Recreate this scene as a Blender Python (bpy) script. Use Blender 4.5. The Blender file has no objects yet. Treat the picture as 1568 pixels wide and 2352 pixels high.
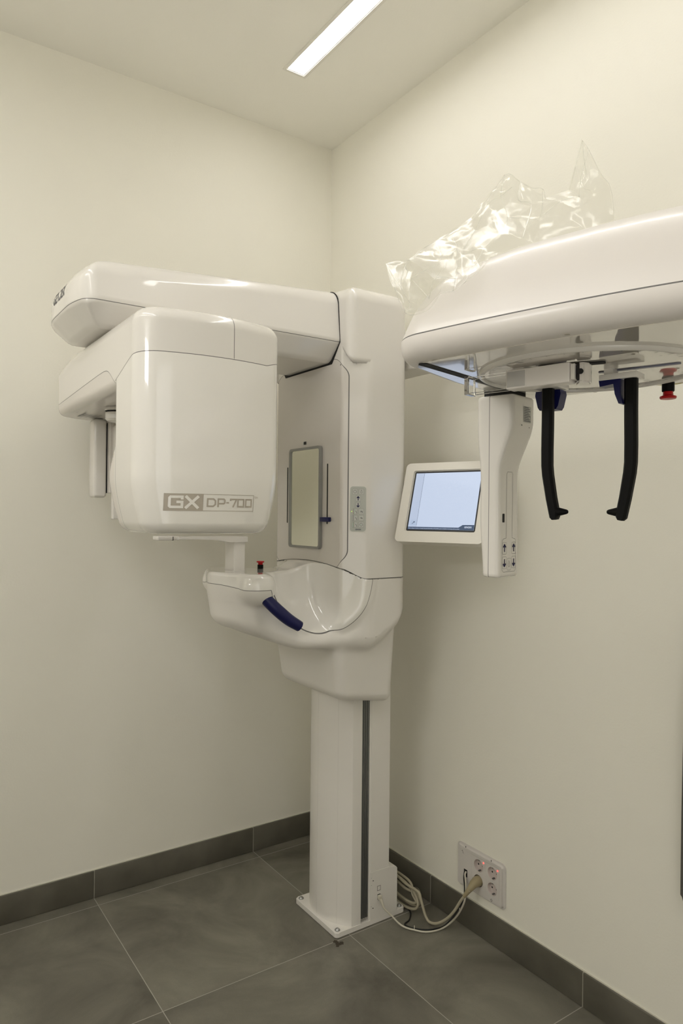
import bpy, bmesh, math
import numpy as np
from mathutils import Vector, Matrix, noise
from mathutils.geometry import delaunay_2d_cdt
S = bpy.context.scene
PI = math.pi

# ------------------------------------------------------------------ camera
def look(cx, cy, cz, yaw, pitch, roll):
    R = np.array([[math.sin(yaw), -math.cos(yaw)], [math.cos(yaw), math.sin(yaw)]])
    def W(a, b, c):
        w = R @ np.array([a, b]); return Vector((w[0], w[1], c))
    sp, cp, sr, cr = math.sin(pitch), math.cos(pitch), math.sin(roll), math.cos(roll)
    r = W(cr, -sr * sp, sr * cp); u = W(-sr, -cr * sp, cr * cp); f = W(0, cp, sp)
    m = Matrix.Identity(4)
    for i in range(3):
        m[i][0] = r[i]; m[i][1] = u[i]; m[i][2] = -f[i]; m[i][3] = (cx, cy, cz)[i]
    return m
cam = bpy.data.cameras.new('camera'); co = bpy.data.objects.new('camera', cam); S.collection.objects.link(co)
cam.sensor_fit = 'VERTICAL'; cam.sensor_height = 36.0; cam.sensor_width = 24.0
cam.lens = 36.0 * 1615.3 / 2352.0; cam.clip_start = 0.02
co.matrix_world = look(2.4262, -1.6018, 1.3, 0.60214, 0.0033635, 0.0093753)
S.camera = co
S.view_settings.view_transform = 'Standard'; S.view_settings.look = 'None'
S.view_settings.gamma = 1.0; S.view_settings.use_curve_mapping = False
S.view_settings.exposure = 0.0
w = bpy.data.worlds.new('world'); S.world = w; w.use_nodes = True
w.node_tree.nodes['Background'].inputs[0].default_value = (1, .95, .85, 1)
w.node_tree.nodes['Background'].inputs[1].default_value = 0.0
try:
    S.cycles.use_denoising = True; S.cycles.max_bounces = 10; S.cycles.diffuse_bounces = 6
    S.cycles.transparent_max_bounces = 16; S.cycles.sample_clamp_indirect = 6
except Exception: pass
LAMP_E = 14.8            # strip lamp radiance
LAMP_C = (1.0, 0.975, 0.955)
FILL_PANE_E = 17.0              # radiance of the added fill pane behind the camera
FILL_SLAB_E = 0.95             # radiance of the added fill slab on the far wall
ZC = 2.807               # ceiling height
RX, RY = 3.3, -2.9       # far sides of the room

# ------------------------------------------------------------------ materials
MATS = {}
def mat(name, col, rough=.5, metal=0, coat=0, emit=None, es=0, spec=.5, trans=0, alpha=1, bump=0, bscale=200, ior=1.45):
    m = bpy.data.materials.new(name); m.use_nodes = True
    nt = m.node_tree; b = nt.nodes['Principled BSDF']
    b.inputs['Base Color'].default_value = (*col, 1); b.inputs['Roughness'].default_value = rough
    b.inputs['Metallic'].default_value = metal; b.inputs['Coat Weight'].default_value = coat
    b.inputs['Coat Roughness'].default_value = .03
    b.inputs['Specular IOR Level'].default_value = spec; b.inputs['IOR'].default_value = ior
    b.inputs['Transmission Weight'].default_value = trans; b.inputs['Alpha'].default_value = alpha
    if emit: b.inputs['Emission Color'].default_value = (*emit, 1); b.inputs['Emission Strength'].default_value = es
    if bump:
        n = nt.nodes.new('ShaderNodeTexNoise'); n.inputs['Scale'].default_value = bscale; n.inputs['Detail'].default_value = 3
        g = nt.nodes.new('ShaderNodeNewGeometry'); nt.links.new(g.outputs['Position'], n.inputs['Vector'])
        bp = nt.nodes.new('ShaderNodeBump'); bp.inputs['Strength'].default_value = bump; bp.inputs['Distance'].default_value = .002
        nt.links.new(n.outputs['Fac'], bp.inputs['Height']); nt.links.new(bp.outputs['Normal'], b.inputs['Normal'])
    MATS[name] = m; return m
def wallmat(name, col):
    m = mat(name, col, .62, spec=.3, bump=.12, bscale=160)
    nt = m.node_tree; b = nt.nodes['Principled BSDF']
    n = nt.nodes.new('ShaderNodeTexNoise'); n.inputs['Scale'].default_value = 2.2; n.inputs['Detail'].default_value = 5
    g = nt.nodes.new('ShaderNodeNewGeometry'); nt.links.new(g.outputs['Position'], n.inputs['Vector'])
    r = nt.nodes.new('ShaderNodeMix'); r.data_type = 'RGBA'
    r.inputs['A'].default_value = (*[c * .975 for c in col], 1); r.inputs['B'].default_value = (*[min(1, c * 1.02) for c in col], 1)
    nt.links.new(n.outputs['Fac'], r.inputs['Factor']); nt.links.new(r.outputs['Result'], b.inputs['Base Color'])
    return m
WALLC = (.87, .85, .765)
M_wall = wallmat('wall_paint', WALLC)
M_ceil = wallmat('ceiling_paint', (.91, .895, .83))
M_white = mat('white_gloss', (.80, .775, .735), .22, coat=.6)
M_white2 = mat('white_satin', (.79, .765, .725), .38, coat=.15)
M_gloss = mat('white_insert', (.86, .84, .80), .10, coat=1)
M_pod = mat('ceph_white', (.80, .765, .735), .3, coat=.12)
M_under = mat('ceph_underside', (.74, .70, .64), .06, coat=1, spec=.9, ior=1.7)
M_front = mat('panel_grey_white', (.74, .705, .665), .16, coat=.5)
M_seam = mat('seam_grey', (.16, .155, .15), .6)
M_dark = mat('dark_gap', (.012, .012, .012), .7)
M_black = mat('black_plastic', (.004, .004, .004), .5, spec=.16)
M_blue = mat('navy_plastic', (.006, .008, .075), .34)
M_red = mat('red_plastic', (.5, .004, .008), .3)
M_metal = mat('steel', (.45, .46, .46), .3, metal=1)
M_rail = mat('rail_grey', (.17, .175, .17), .35, metal=.6)
M_frame = mat('mirror_frame_grey', (.30, .30, .28), .35)
M_mirror = mat('mirror_glass', (.97, .98, .88), .02, metal=1)
M_panel = mat('keypad_grey', (.55, .57, .53), .4)
M_key = mat('keypad_key', (.62, .63, .60), .4)
M_navyink = mat('navy_ink', (.01, .01, .07), .6)
M_greyink = mat('grey_ink', (.10, .10, .11), .6)
M_taupe = mat('taupe_print', (.47, .425, .36), .4)
M_teal = mat('teal_ink', (.15, .6, .45), .6)
M_rose = mat('rose_ink', (.5, .18, .15), .6)
M_led = mat('green_led', (.6, .9, .1), .5, emit=(.6, 1, .1), es=1.2)
M_ledr = mat('red_led', (1, .05, .04), .5, emit=(1, .06, .05), es=3.5)
M_bezel = mat('monitor_cream', (.83, .80, .73), .35, coat=.2)
M_socket = mat('socket_white', (.66, .63, .60), .35)
M_socket2 = mat('socket_well', (.60, .53, .50), .4)
M_cable = mat('beige_cable', (.40, .365, .27), .45)
M_cable2 = mat('pale_cable', (.58, .55, .46), .45)
M_cabled = mat('black_cable', (.015, .016, .015), .5)
M_plug = mat('plug_beige', (.33, .28, .17), .45)
M_yellow = mat('yellow_label', (.78, .72, .36), .5)
M_label = mat('rating_label', (.50, .50, .46), .4)
M_grey = mat('grey_panel', (.10, .095, .085), .4)
M_lamp = mat('lamp_diffuser', (1, 1, 1), .5, emit=LAMP_C, es=LAMP_E)
M_trim = mat('lamp_trim', (.82, .80, .74), .4)
M_skin = mat('blue_slot', (.15, .16, .24), .3)
M_window = mat('frosted_window', (.50, .49, .48), .15, coat=.6)
M_caulk = mat('caulk', (.62, .60, .52), .6)

def tile_material():
    m = mat('floor_tile', (.1, .1, .1), .42, spec=.45)
    nt = m.node_tree; N = nt.nodes; L = nt.links; b = N['Principled BSDF']
    g = N.new('ShaderNodeNewGeometry'); sx = N.new('ShaderNodeSeparateXYZ'); L.new(g.outputs['Position'], sx.inputs[0])
    def math_(op, a, bb=None, c=None):
        n = N.new('ShaderNodeMath'); n.operation = op
        for i, v in enumerate((a, bb, c)):
            if v is None: continue
            if isinstance(v, (int, float)): n.inputs[i].default_value = v
            else: L.new(v, n.inputs[i])
        return n.outputs[0]
    T = .598
    def line(comp, off):
        a = math_('ADD', comp, -off + T * 20)
        q = math_('DIVIDE', a, T)
        fr = math_('FRACT', q)
        d = math_('MULTIPLY', math_('MINIMUM', fr, math_('SUBTRACT', 1, fr)), T)
        return math_('LESS_THAN', d, .0011), math_('FLOOR', q)
    lx, ix = line(sx.outputs[0], .6555); ly, iy = line(sx.outputs[1], -.3365)
    grout = math_('MAXIMUM', lx, ly)
    cb = N.new('ShaderNodeCombineXYZ'); L.new(ix, cb.inputs[0]); L.new(iy, cb.inputs[1])
    wn = N.new('ShaderNodeTexWhiteNoise'); L.new(cb.outputs[0], wn.inputs['Vector'])
    off = N.new('ShaderNodeVectorMath'); off.operation = 'MULTIPLY_ADD'
    L.new(wn.outputs['Color'], off.inputs[0]); off.inputs[1].default_value = (9, 9, 9); L.new(g.outputs['Position'], off.inputs[2])
    n1 = N.new('ShaderNodeTexNoise'); n1.inputs['Scale'].default_value = 3.2; n1.inputs['Detail'].default_value = 9; n1.inputs['Roughness'].default_value = .62; n1.inputs['Distortion'].default_value = .6
    L.new(off.outputs[0], n1.inputs['Vector'])
    n2 = N.new('ShaderNodeTexNoise'); n2.inputs['Scale'].default_value = 320; n2.inputs['Detail'].default_value = 2
    L.new(g.outputs['Position'], n2.inputs['Vector'])
    cr = N.new('ShaderNodeValToRGB'); L.new(n1.outputs['Fac'], cr.inputs[0])
    e = cr.color_ramp.elements
    e[0].position = .30; e[0].color = (.098, .091, .072, 1); e[1].position = .72; e[1].color = (.245, .232, .190, 1)
    mx = N.new('ShaderNodeMix'); mx.data_type = 'RGBA'; mx.blend_type = 'MULTIPLY'; mx.inputs['Factor'].default_value = 1
    L.new(cr.outputs[0], mx.inputs['A'])
    br = math_('ADD', math_('MULTIPLY', wn.outputs['Value'], .14), math_('ADD', math_('MULTIPLY', n2.outputs['Fac'], .18), .84))
    cbb = N.new('ShaderNodeCombineXYZ'); [L.new(br, cbb.inputs[i]) for i in range(3)]
    L.new(cbb.outputs[0], mx.inputs['B'])
    gm = N.new('ShaderNodeMix'); gm.data_type = 'RGBA'; L.new(grout, gm.inputs['Factor']); L.new(mx.outputs['Result'], gm.inputs['A'])
    gm.inputs['B'].default_value = (.40, .38, .335, 1)
    vd = N.new('ShaderNodeVectorMath'); vd.operation = 'DISTANCE'; L.new(g.outputs['Position'], vd.inputs[0]); vd.inputs[1].default_value = (.668, -.392, 0)
    n3 = N.new('ShaderNodeTexNoise'); n3.inputs['Scale'].default_value = 70; n3.inputs['Detail'].default_value = 4; L.new(g.outputs['Position'], n3.inputs['Vector'])
    msk = math_('GREATER_THAN', math_('MULTIPLY', math_('SUBTRACT', 1, math_('DIVIDE', vd.outputs['Value'], .05)), n3.outputs['Fac']), .37)
    st = N.new('ShaderNodeMix'); st.data_type = 'RGBA'; L.new(msk, st.inputs['Factor']); L.new(gm.outputs['Result'], st.inputs['A']); st.inputs['B'].default_value = (.035, .026, .014, 1)
    L.new(st.outputs['Result'], b.inputs['Base Color'])
    bp = N.new('ShaderNodeBump'); bp.inputs['Strength'].default_value = .15; bp.inputs['Distance'].default_value = .001
    L.new(n1.outputs['Fac'], bp.inputs['Height']); L.new(bp.outputs['Normal'], b.inputs['Normal'])
    return m
M_tile = tile_material()
def board_material():
    m = mat('baseboard_tile', (.07, .065, .055), .4)
    nt = m.node_tree; N = nt.nodes; L = nt.links; b = N['Principled BSDF']
    g = N.new('ShaderNodeNewGeometry'); n1 = N.new('ShaderNodeTexNoise'); n1.inputs['Scale'].default_value = 6; n1.inputs['Detail'].default_value = 7
    L.new(g.outputs['Position'], n1.inputs['Vector'])
    cr = N.new('ShaderNodeValToRGB'); L.new(n1.outputs['Fac'], cr.inputs[0])
    e = cr.color_ramp.elements; e[0].position = .3; e[0].color = (.088, .082, .064, 1); e[1].position = .75; e[1].color = (.155, .145, .118, 1)
    L.new(cr.outputs[0], b.inputs['Base Color']); return m
M_board = board_material()
M_grout = mat('grout', (.34, .32, .27), .7)
def film_material():
    m = bpy.data.materials.new('clear_film'); m.use_nodes = True; nt = m.node_tree; N = nt.nodes; L = nt.links
    N.remove(N['Principled BSDF']); out = N['Material Output']
    t = N.new('ShaderNodeBsdfTransparent'); t.inputs[0].default_value = (.985, .985, .975, 1)
    gl = N.new('ShaderNodeBsdfGlossy'); gl.inputs['Roughness'].default_value = .17; gl.inputs['Color'].default_value = (1, 1, 1, 1)
    df = N.new('ShaderNodeBsdfTranslucent'); df.inputs[0].default_value = (.9, .9, .88, 1)
    dd = N.new('ShaderNodeBsdfDiffuse'); dd.inputs[0].default_value = (.9, .9, .88, 1)
    fr = N.new('ShaderNodeLayerWeight'); fr.inputs['Blend'].default_value = .5
    pw = N.new('ShaderNodeMath'); pw.operation = 'POWER'; pw.inputs[1].default_value = 3.2; L.new(fr.outputs['Facing'], pw.inputs[0])
    m1 = N.new('ShaderNodeMixShader'); L.new(df.outputs[0], m1.inputs[1]); L.new(dd.outputs[0], m1.inputs[2]); m1.inputs[0].default_value = .5
    m2 = N.new('ShaderNodeMixShader'); m2.inputs[0].default_value = .055; L.new(t.outputs[0], m2.inputs[1]); L.new(m1.outputs[0], m2.inputs[2])
    mm = N.new('ShaderNodeMath'); mm.operation = 'MULTIPLY_ADD'; mm.inputs[1].default_value = .26; mm.inputs[2].default_value = .006; L.new(pw.outputs[0], mm.inputs[0]); mm.use_clamp = True
    m3 = N.new('ShaderNodeMixShader'); L.new(mm.outputs[0], m3.inputs[0]); L.new(m2.outputs[0], m3.inputs[1]); L.new(gl.outputs[0], m3.inputs[2])
    L.new(m3.outputs[0], out.inputs[0]); return m
M_film = film_material()
M_glint = film_material(); M_glint.name = 'film_fold_glint'  # milkier film copy, its pale tone stands in for highlights on the folds
for n_ in M_glint.node_tree.nodes:
    if n_.type == 'MIX_SHADER' and abs(n_.inputs[0].default_value - .055) < 1e-4: n_.inputs[0].default_value = .17
M_acryl = mat('clear_acrylic', (1, 1, 1), .02, trans=1, ior=1.45)

# ------------------------------------------------------------------ object helpers
def link(o, parent=None):
    S.collection.objects.link(o)
    if parent is not None:
        bpy.context.view_layer.update()
        o.parent = parent; o.matrix_parent_inverse = parent.matrix_world.inverted()
    return o
def mesh_obj(name, V, F, mats, parent=None, smooth=False, mi=None, normals=None, label=None):
    me = bpy.data.meshes.new(name)
    me.from_pydata([tuple(map(float, v)) for v in V], [], [tuple(map(int, f)) for f in F])
    for m in (mats if isinstance(mats, (list, tuple)) else [mats]): me.materials.append(m)
    if mi is not None: me.polygons.foreach_set('material_index', np.asarray(mi, dtype=np.int32))
    if smooth: me.polygons.foreach_set('use_smooth', [True] * len(me.polygons))
    me.update()
    if normals is not None: me.normals_split_custom_set_from_vertices([tuple(map(float, n)) for n in normals])
    o = bpy.data.objects.new(name, me); link(o, parent)
    if label: o['label'] = label
    return o
def bm_obj(name, bm, mats, parent=None, smooth=False, label=None, ang=None):
    bmesh.ops.recalc_face_normals(bm, faces=bm.faces)
    me = bpy.data.meshes.new(name); bm.to_mesh(me); bm.free()
    for m in (mats if isinstance(mats, (list, tuple)) else [mats]): me.materials.append(m)
    if smooth or ang:
        me.polygons.foreach_set('use_smooth', [True] * len(me.polygons))
        if ang: me.set_sharp_from_angle(angle=math.radians(ang))
    o = bpy.data.objects.new(name, me); link(o, parent)
    if label: o['label'] = label
    return o
def tag(o, label, cat, group=None):
    o['label'] = label; o['category'] = cat
    if group: o['group'] = group
    return o
def empty(name, loc, label, cat):
    o = bpy.data.objects.new(name, None); o.location = loc; o.empty_display_size = .05
    S.collection.objects.link(o); tag(o, label, cat); bpy.context.view_layer.update(); return o
def bx(bm, x0, x1, y0, y1, z0, z1, bev=0, seg=3, M=None, mi=0):
    r = bmesh.ops.create_cube(bm, size=1)
    vs = r['verts']
    for v in vs: v.co = Vector((x0 + (v.co.x + .5) * (x1 - x0), y0 + (v.co.y + .5) * (y1 - y0), z0 + (v.co.z + .5) * (z1 - z0)))
    fs = list({f for v in vs for f in v.link_faces})
    if bev:
        es = list({e for v in vs for e in v.link_edges})
        rr = bmesh.ops.bevel(bm, geom=es, offset=bev, segments=seg, profile=.5, affect='EDGES')
        vs = list({v for f in rr['faces'] for v in f.verts} | {v for v in vs if v.is_valid})
        fs = list({f for v in vs for f in v.link_faces})
    for f in fs: f.material_index = mi
    if M is not None:
        for v in vs: v.co = M @ v.co
    return vs
def box_obj(name, b, m, parent=None, bev=0, M=None, label=None, seg=3):
    bm = bmesh.new(); bx(bm, *b, bev=bev, M=M, seg=seg); return bm_obj(name, bm, m, parent, ang=40 if bev else None, label=label)
def prism(bm, pts, z0, z1, M=None, mi=0):
    """pts in xy, extruded z0..z1, mapped by M"""
    a = [bm.verts.new((x, y, z0)) for x, y in pts]; b = [bm.verts.new((x, y, z1)) for x, y in pts]
    n = len(pts); fs = [bm.faces.new(a[::-1]), bm.faces.new(b)]
    for i in range(n): fs.append(bm.faces.new((a[i], a[(i + 1) % n], b[(i + 1) % n], b[i])))
    for f in fs: f.material_index = mi
    if M is not None:
        for v in a + b: v.co = M @ v.co
    return a + b
def rrect(cx, cy, hw, hh, r, n=6):
    P = []
    for sx, sy, a0 in ((1, 1, 0), (-1, 1, 90), (-1, -1, 180), (1, -1, 270)):
        for i in range(n + 1):
            a = math.radians(a0 + 90 * i / n)
            P.append((cx + sx * (hw - r) + r * math.cos(a), cy + sy * (hh - r) + r * math.sin(a)))
    return P
def ring_prism(bm, outer, inner, z0, z1, M=None, mi=0):
    n = len(outer)
    vs = [[bm.verts.new((*p, z)) for p in loop] for loop, z in ((outer, z0), (outer, z1), (inner, z1), (inner, z0))]
    for k in range(4):
        A, B = vs[k], vs[(k + 1) % 4]
        for i in range(n):
            f = bm.faces.new((A[i], A[(i + 1) % n], B[(i + 1) % n], B[i])); f.material_index = mi
    if M is not None:
        for l in vs:
            for v in l: v.co = M @ v.co
def lathe(bm, prof, M=None, n=32, mi=0):
    """prof: (r, z) list; axis z"""
    rings = []
    for r, z in prof:
        if r < 1e-6: v = bm.verts.new((0, 0, z)); rings.append([v] * n)
        else: rings.append([bm.verts.new((r * math.cos(2 * PI * i / n), r * math.sin(2 * PI * i / n), z)) for i in range(n)])
    for A, B in zip(rings, rings[1:]):
        for i in range(n):
            q = [A[i], A[(i + 1) % n], B[(i + 1) % n], B[i]]; q2 = []
            for v in q:
                if v not in q2: q2.append(v)
            if len(q2) > 2:
                f = bm.faces.new(q2); f.material_index = mi
    if M is not None:
        for v in {v for r in rings for v in r}: v.co = M @ v.co
def catmull(P, n=8):
    P = [np.array(p, float) for p in P]; Q = [2 * P[0] - P[1]] + P + [2 * P[-1] - P[-2]]; out = []
    for i in range(1, len(Q) - 2):
        for k in range(n):
            t = k / n; a, b, c, d = Q[i - 1], Q[i], Q[i + 1], Q[i + 2]
            out.append(.5 * (2 * b + (c - a) * t + (2 * a - 5 * b + 4 * c - d) * t * t + (-a + 3 * b - 3 * c + d) * t ** 3))
    out.append(P[-1]); return out
def tube(bm, pts, r, n=12, mi=0, cap=True):
    pts = [np.array(p, float) for p in pts]; rings = []
    up = np.array([0.123, .2, 1.0])
    for i, p in enumerate(pts):
        t = pts[min(i + 1, len(pts) - 1)] - pts[max(i - 1, 0)]; t /= np.linalg.norm(t) + 1e-12
        a = up - t * (up @ t)
        if np.linalg.norm(a) < 1e-3: a = np.array([1., 0, 0]) - t * t[0]
        a /= np.linalg.norm(a); up = a; b = np.cross(t, a)
        rr = r[i] if isinstance(r, (list, tuple)) else r
        rings.append([bm.verts.new(p + rr * (a * math.cos(2 * PI * k / n) + b * math.sin(2 * PI * k / n))) for k in range(n)])
    for A, B in zip(rings, rings[1:]):
        for k in range(n):
            f = bm.faces.new((A[k], A[(k + 1) % n], B[(k + 1) % n], B[k])); f.material_index = mi
    if cap:
        for R in (rings[0][::-1], rings[-1]):
            f = bm.faces.new(R); f.material_index = mi
def frame(o, eu, ev):
    """matrix: local x->eu, y->ev, z->normal"""
    eu = Vector(eu).normalized(); ev = Vector(ev); n = eu.cross(ev).normalized(); ev = n.cross(eu)
    M = Matrix.Identity(4)
    for i in range(3): M[i][0] = eu[i]; M[i][1] = ev[i]; M[i][2] = n[i]; M[i][3] = o[i]
    return M

# ---- flat print: strokes, polygons and text in a local (s,t) plane, mapped by a function
def seg_quads(pl, w, step=.004, closed=False):
    V = []; F = []
    P = [np.array(p, float) for p in pl]
    if closed: P = P + [P[0]]
    n = len(P)
    if n < 2: return V, F
    offs = []
    for i in range(n):
        if closed: a = P[i - 1] if i > 0 else P[n - 2]; b = P[i + 1] if i < n - 1 else P[1]
        else: a = P[max(i - 1, 0)]; b = P[min(i + 1, n - 1)]
        d1 = P[i] - a; d2 = b - P[i]
        l1, l2 = np.linalg.norm(d1), np.linalg.norm(d2)
        d1 = d1 / l1 if l1 > 1e-9 else d2 / l2; d2 = d2 / l2 if l2 > 1e-9 else d1
        m = d1 + d2; lm = np.linalg.norm(m); m = m / lm if lm > 1e-6 else d1
        nrm = np.array([-m[1], m[0]]); c = max(.4, nrm @ np.array([-d1[1], d1[0]]))
        offs.append(nrm / c * w / 2)
    for i in range(n - 1):
        L = np.linalg.norm(P[i + 1] - P[i]); k = max(1, int(L / step))
        for j in range(k):
            t0, t1 = j / k, (j + 1) / k
            a, b = P[i] * (1 - t0) + P[i + 1] * t0, P[i] * (1 - t1) + P[i + 1] * t1
            oa, ob = offs[i] * (1 - t0) + offs[i + 1] * t0, offs[i] * (1 - t1) + offs[i + 1] * t1
            q = len(V); V += [a - oa, b - ob, b + ob, a + oa]; F.append((q, q + 1, q + 2, q + 3))
    return V, F
class Print:
    def __init__(s): s.V = []; s.F = []; s.M = []; s.G = []
    def add(s, V, F, mi):
        q = len(s.V); s.V += [tuple(v) for v in V]; s.F += [tuple(i + q for i in f) for f in F]; s.M += [mi] * len(F); s.G.append((q, len(V), len(s.F) - len(F), len(F)))
    def line(s, pl, w, mi=0, closed=False, step=.004): s.add(*seg_quads(pl, w, step, closed), mi)
    def poly(s, pts, mi=0): s.add(pts, [tuple(range(len(pts)))], mi)
    def grid(s, x0, x1, y0, y1, mi=0, step=.006):
        nx, ny = max(1, int((x1 - x0) / step)), max(1, int((y1 - y0) / step))
        V = [(x0 + (x1 - x0) * i / nx, y0 + (y1 - y0) * j / ny) for j in range(ny + 1) for i in range(nx + 1)]
        s.add(V, [(j * (nx + 1) + i, j * (nx + 1) + i + 1, (j + 1) * (nx + 1) + i + 1, (j + 1) * (nx + 1) + i) for j in range(ny) for i in range(nx)], mi)
    def circ(s, c, r, w, mi=0, n=20): s.line([(c[0] + r * math.cos(2 * PI * i / n), c[1] + r * math.sin(2 * PI * i / n)) for i in range(n)], w, mi, closed=True)
    def disc(s, c, r, mi=0, n=16): s.poly([(c[0] + r * math.cos(2 * PI * i / n), c[1] + r * math.sin(2 * PI * i / n)) for i in range(n)], mi)
    def arrow(s, c, L, mi=0, up=1):
        x, y = c; w = L * .2; h = L * .36
        s.poly([(x - w / 2, y - up * L / 2), (x + w / 2, y - up * L / 2), (x + w / 2, y + up * (L / 2 - w)), (x - w / 2, y + up * (L / 2 - w))][::up], mi)
        s.line([(x - h, y + up * (L / 2 - h)), (x, y + up * L / 2), (x + h, y + up * (L / 2 - h))], w * 1.15, mi)
    def text(s, body, x, y, size, mi=0, sx=1, bold=0):
        c = bpy.data.curves.new('tmp', 'FONT'); c.body = body; c.size = size; c.offset = bold
        o = bpy.data.objects.new('tmp', c); S.collection.objects.link(o); dg = bpy.context.evaluated_depsgraph_get()
        me = o.evaluated_get(dg).to_mesh()
        V = [(x + v.co.x * sx, y + v.co.y) for v in me.vertices]; F = [tuple(p.vertices) for p in me.polygons]
        o.evaluated_get(dg).to_mesh_clear(); bpy.data.objects.remove(o); bpy.data.curves.remove(c)
        if V: s.add(V, F, mi)
    def each(s, name, fn, mats, parent, label=None):
        for q, nv, f0, nf in s.G:
            p = Print(); p.add(s.V[q:q + nv], [tuple(i - q for i in f) for f in s.F[f0:f0 + nf]], s.M[f0]); p.build(name, fn, mats, parent, label)
    def build(s, name, fn, mats, parent, label=None):
        if isinstance(fn, Matrix): M = fn; V = [M @ Vector((a, b, .0003 + .0001 * 0)) for a, b in s.V]
        else: V = fn(np.array(s.V))
        # later material slots sit a hair higher, so that overprints show
        V = np.array([tuple(v) for v in V])
        if isinstance(fn, Matrix):
            nrm = np.array([fn[i][2] for i in range(3)])
            lift = np.zeros(len(V))
            for f, m in zip(s.F, s.M):
                for i in f: lift[i] = m * .0002
            V = V + lift[:, None] * nrm
        return mesh_obj(name, V, s.F, mats, parent, mi=s.M, label=label)

# ------------------------------------------------------------------ signed distance shapes
def ri(r, *ds):
    """rounded intersection"""
    q = [np.maximum(d + r, 0) for d in ds]; m = ds[0]
    for d in ds[1:]: m = np.maximum(m, d)
    return np.sqrt(sum(a * a for a in q)) + np.minimum(m + r, 0) - r
def smin(a, b, k):
    h = np.clip(.5 + .5 * (b - a) / k, 0, 1); return b + (a - b) * h - k * h * (1 - h)
def smax(a, b, k): return -smin(-a, -b, k)
def box2(u, v, hu, hv, r):
    qx = np.abs(u) - hu + r; qy = np.abs(v) - hv + r
    return np.sqrt(np.maximum(qx, 0) ** 2 + np.maximum(qy, 0) ** 2) + np.minimum(np.maximum(qx, qy), 0) - r
def sstep(a, b, x):
    t = np.clip((x - a) / (b - a), 0, 1); return t * t * (3 - 2 * t)
def grad(f, V, e=4e-4):
    G = np.zeros_like(V)
    for i in range(3):
        d = np.zeros(3); d[i] = e
        A = V + d; B = V - d
        G[:, i] = (f(A[:, 0], A[:, 1], A[:, 2]) - f(B[:, 0], B[:, 1], B[:, 2])) / (2 * e)
    return G
def project(f, V, it=4, cl=.004):
    for _ in range(it):
        v = f(V[:, 0], V[:, 1], V[:, 2]); G = grad(f, V); g2 = (G ** 2).sum(1) + 1e-9
        st = (v / g2)[:, None] * G; n = np.linalg.norm(st, axis=1, keepdims=True)
        V = V - st * np.minimum(1, cl / (n + 1e-12))
    return V
def nets(f, lo, hi, h):
    ax = [np.arange(a - h * 1.53, b + h * 2.1, h) for a, b in zip(lo, hi)]
    X, Y, Z = np.meshgrid(*ax, indexing='ij'); D = f(X, Y, Z)
    n = np.array(D.shape) - 1; acc = np.zeros((*n, 3)); cnt = np.zeros(n)
    G = np.stack([X, Y, Z], -1)
    for dim in range(3):
        for a in (0, 1):
            for b in (0, 1):
                s0 = [None] * 3; s1 = [None] * 3; o = [d for d in range(3) if d != dim]
                s0[dim] = slice(0, -1); s1[dim] = slice(1, None)
                for d, k in zip(o, (a, b)): s0[d] = s1[d] = slice(k, D.shape[d] - 1 + k)
                d0, d1 = D[tuple(s0)], D[tuple(s1)]; m = (d0 < 0) != (d1 < 0)
                t = np.where(m, d0 / np.where(m, d0 - d1, 1), 0)
                P = G[tuple(s0)] + t[..., None] * (G[tuple(s1)] - G[tuple(s0)])
                acc += P * m[..., None]; cnt += m
    act = cnt > 0; idx = -np.ones(n, dtype=np.int64); idx[act] = np.arange(act.sum())
    V = acc[act] / cnt[act][:, None]; F = []
    for dim in range(3):
        o = [(dim + 1) % 3, (dim + 2) % 3]
        s0 = [slice(None)] * 3; s1 = [slice(None)] * 3; s0[dim] = slice(0, -1); s1[dim] = slice(1, None)
        a, b = D[tuple(s0)] < 0, D[tuple(s1)] < 0; ch = np.argwhere(a != b)
        ok = np.all([(ch[:, o[0]] > 0), (ch[:, o[1]] > 0), (ch[:, o[0]] < D.shape[o[0]] - 1), (ch[:, o[1]] < D.shape[o[1]] - 1)], axis=0); ch = ch[ok]
        q = []
        for da, db in ((-1, -1), (0, -1), (0, 0), (-1, 0)):
            c = ch.copy(); c[:, o[0]] += da; c[:, o[1]] += db; q.append(idx[c[:, 0], c[:, 1], c[:, 2]])
        q = np.stack(q, 1); ins = a[tuple(ch.T)]; q[~ins] = q[~ins][:, ::-1]; F.append(q)
    F = np.concatenate(F)
    return project(f, V, 5, h * .6), F
def tri(F): return np.concatenate([F[:, [0, 1, 2]], F[:, [0, 2, 3]]]) if F.shape[1] == 4 else F
def clip(V, F, g, level):
    """split triangles along g==level; returns V, F, side"""
    val = g(V[:, 0], V[:, 1], V[:, 2]) - level; val[np.abs(val) < 1e-7] = 1e-7
    s = val > 0; fs = s[F]; k = fs.sum(1); keep = (k == 0) | (k == 3)
    outF = list(map(tuple, F[keep])); side = list(fs[keep][:, 0])
    newV = []; cache = {}; base = len(V)
    def cut(i, j):
        key = (min(i, j), max(i, j))
        if key not in cache:
            t = val[i] / (val[i] - val[j]); cache[key] = base + len(newV); newV.append(V[i] + t * (V[j] - V[i]))
        return cache[key]
    for f in F[~keep]:
        sf = [s[i] for i in f]
        lone = [i for i in range(3) if sf.count(sf[i]) == 1][0]
        a, b, c = f[lone], f[(lone + 1) % 3], f[(lone + 2) % 3]
        p, q = cut(a, b), cut(a, c)
        outF += [(a, p, q), (p, b, c), (p, c, q)]; side += [sf[lone], not sf[lone], not sf[lone]]
    V2 = np.concatenate([V, np.array(newV)]) if newV else V
    return V2, np.array(outF), np.array(side)
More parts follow.
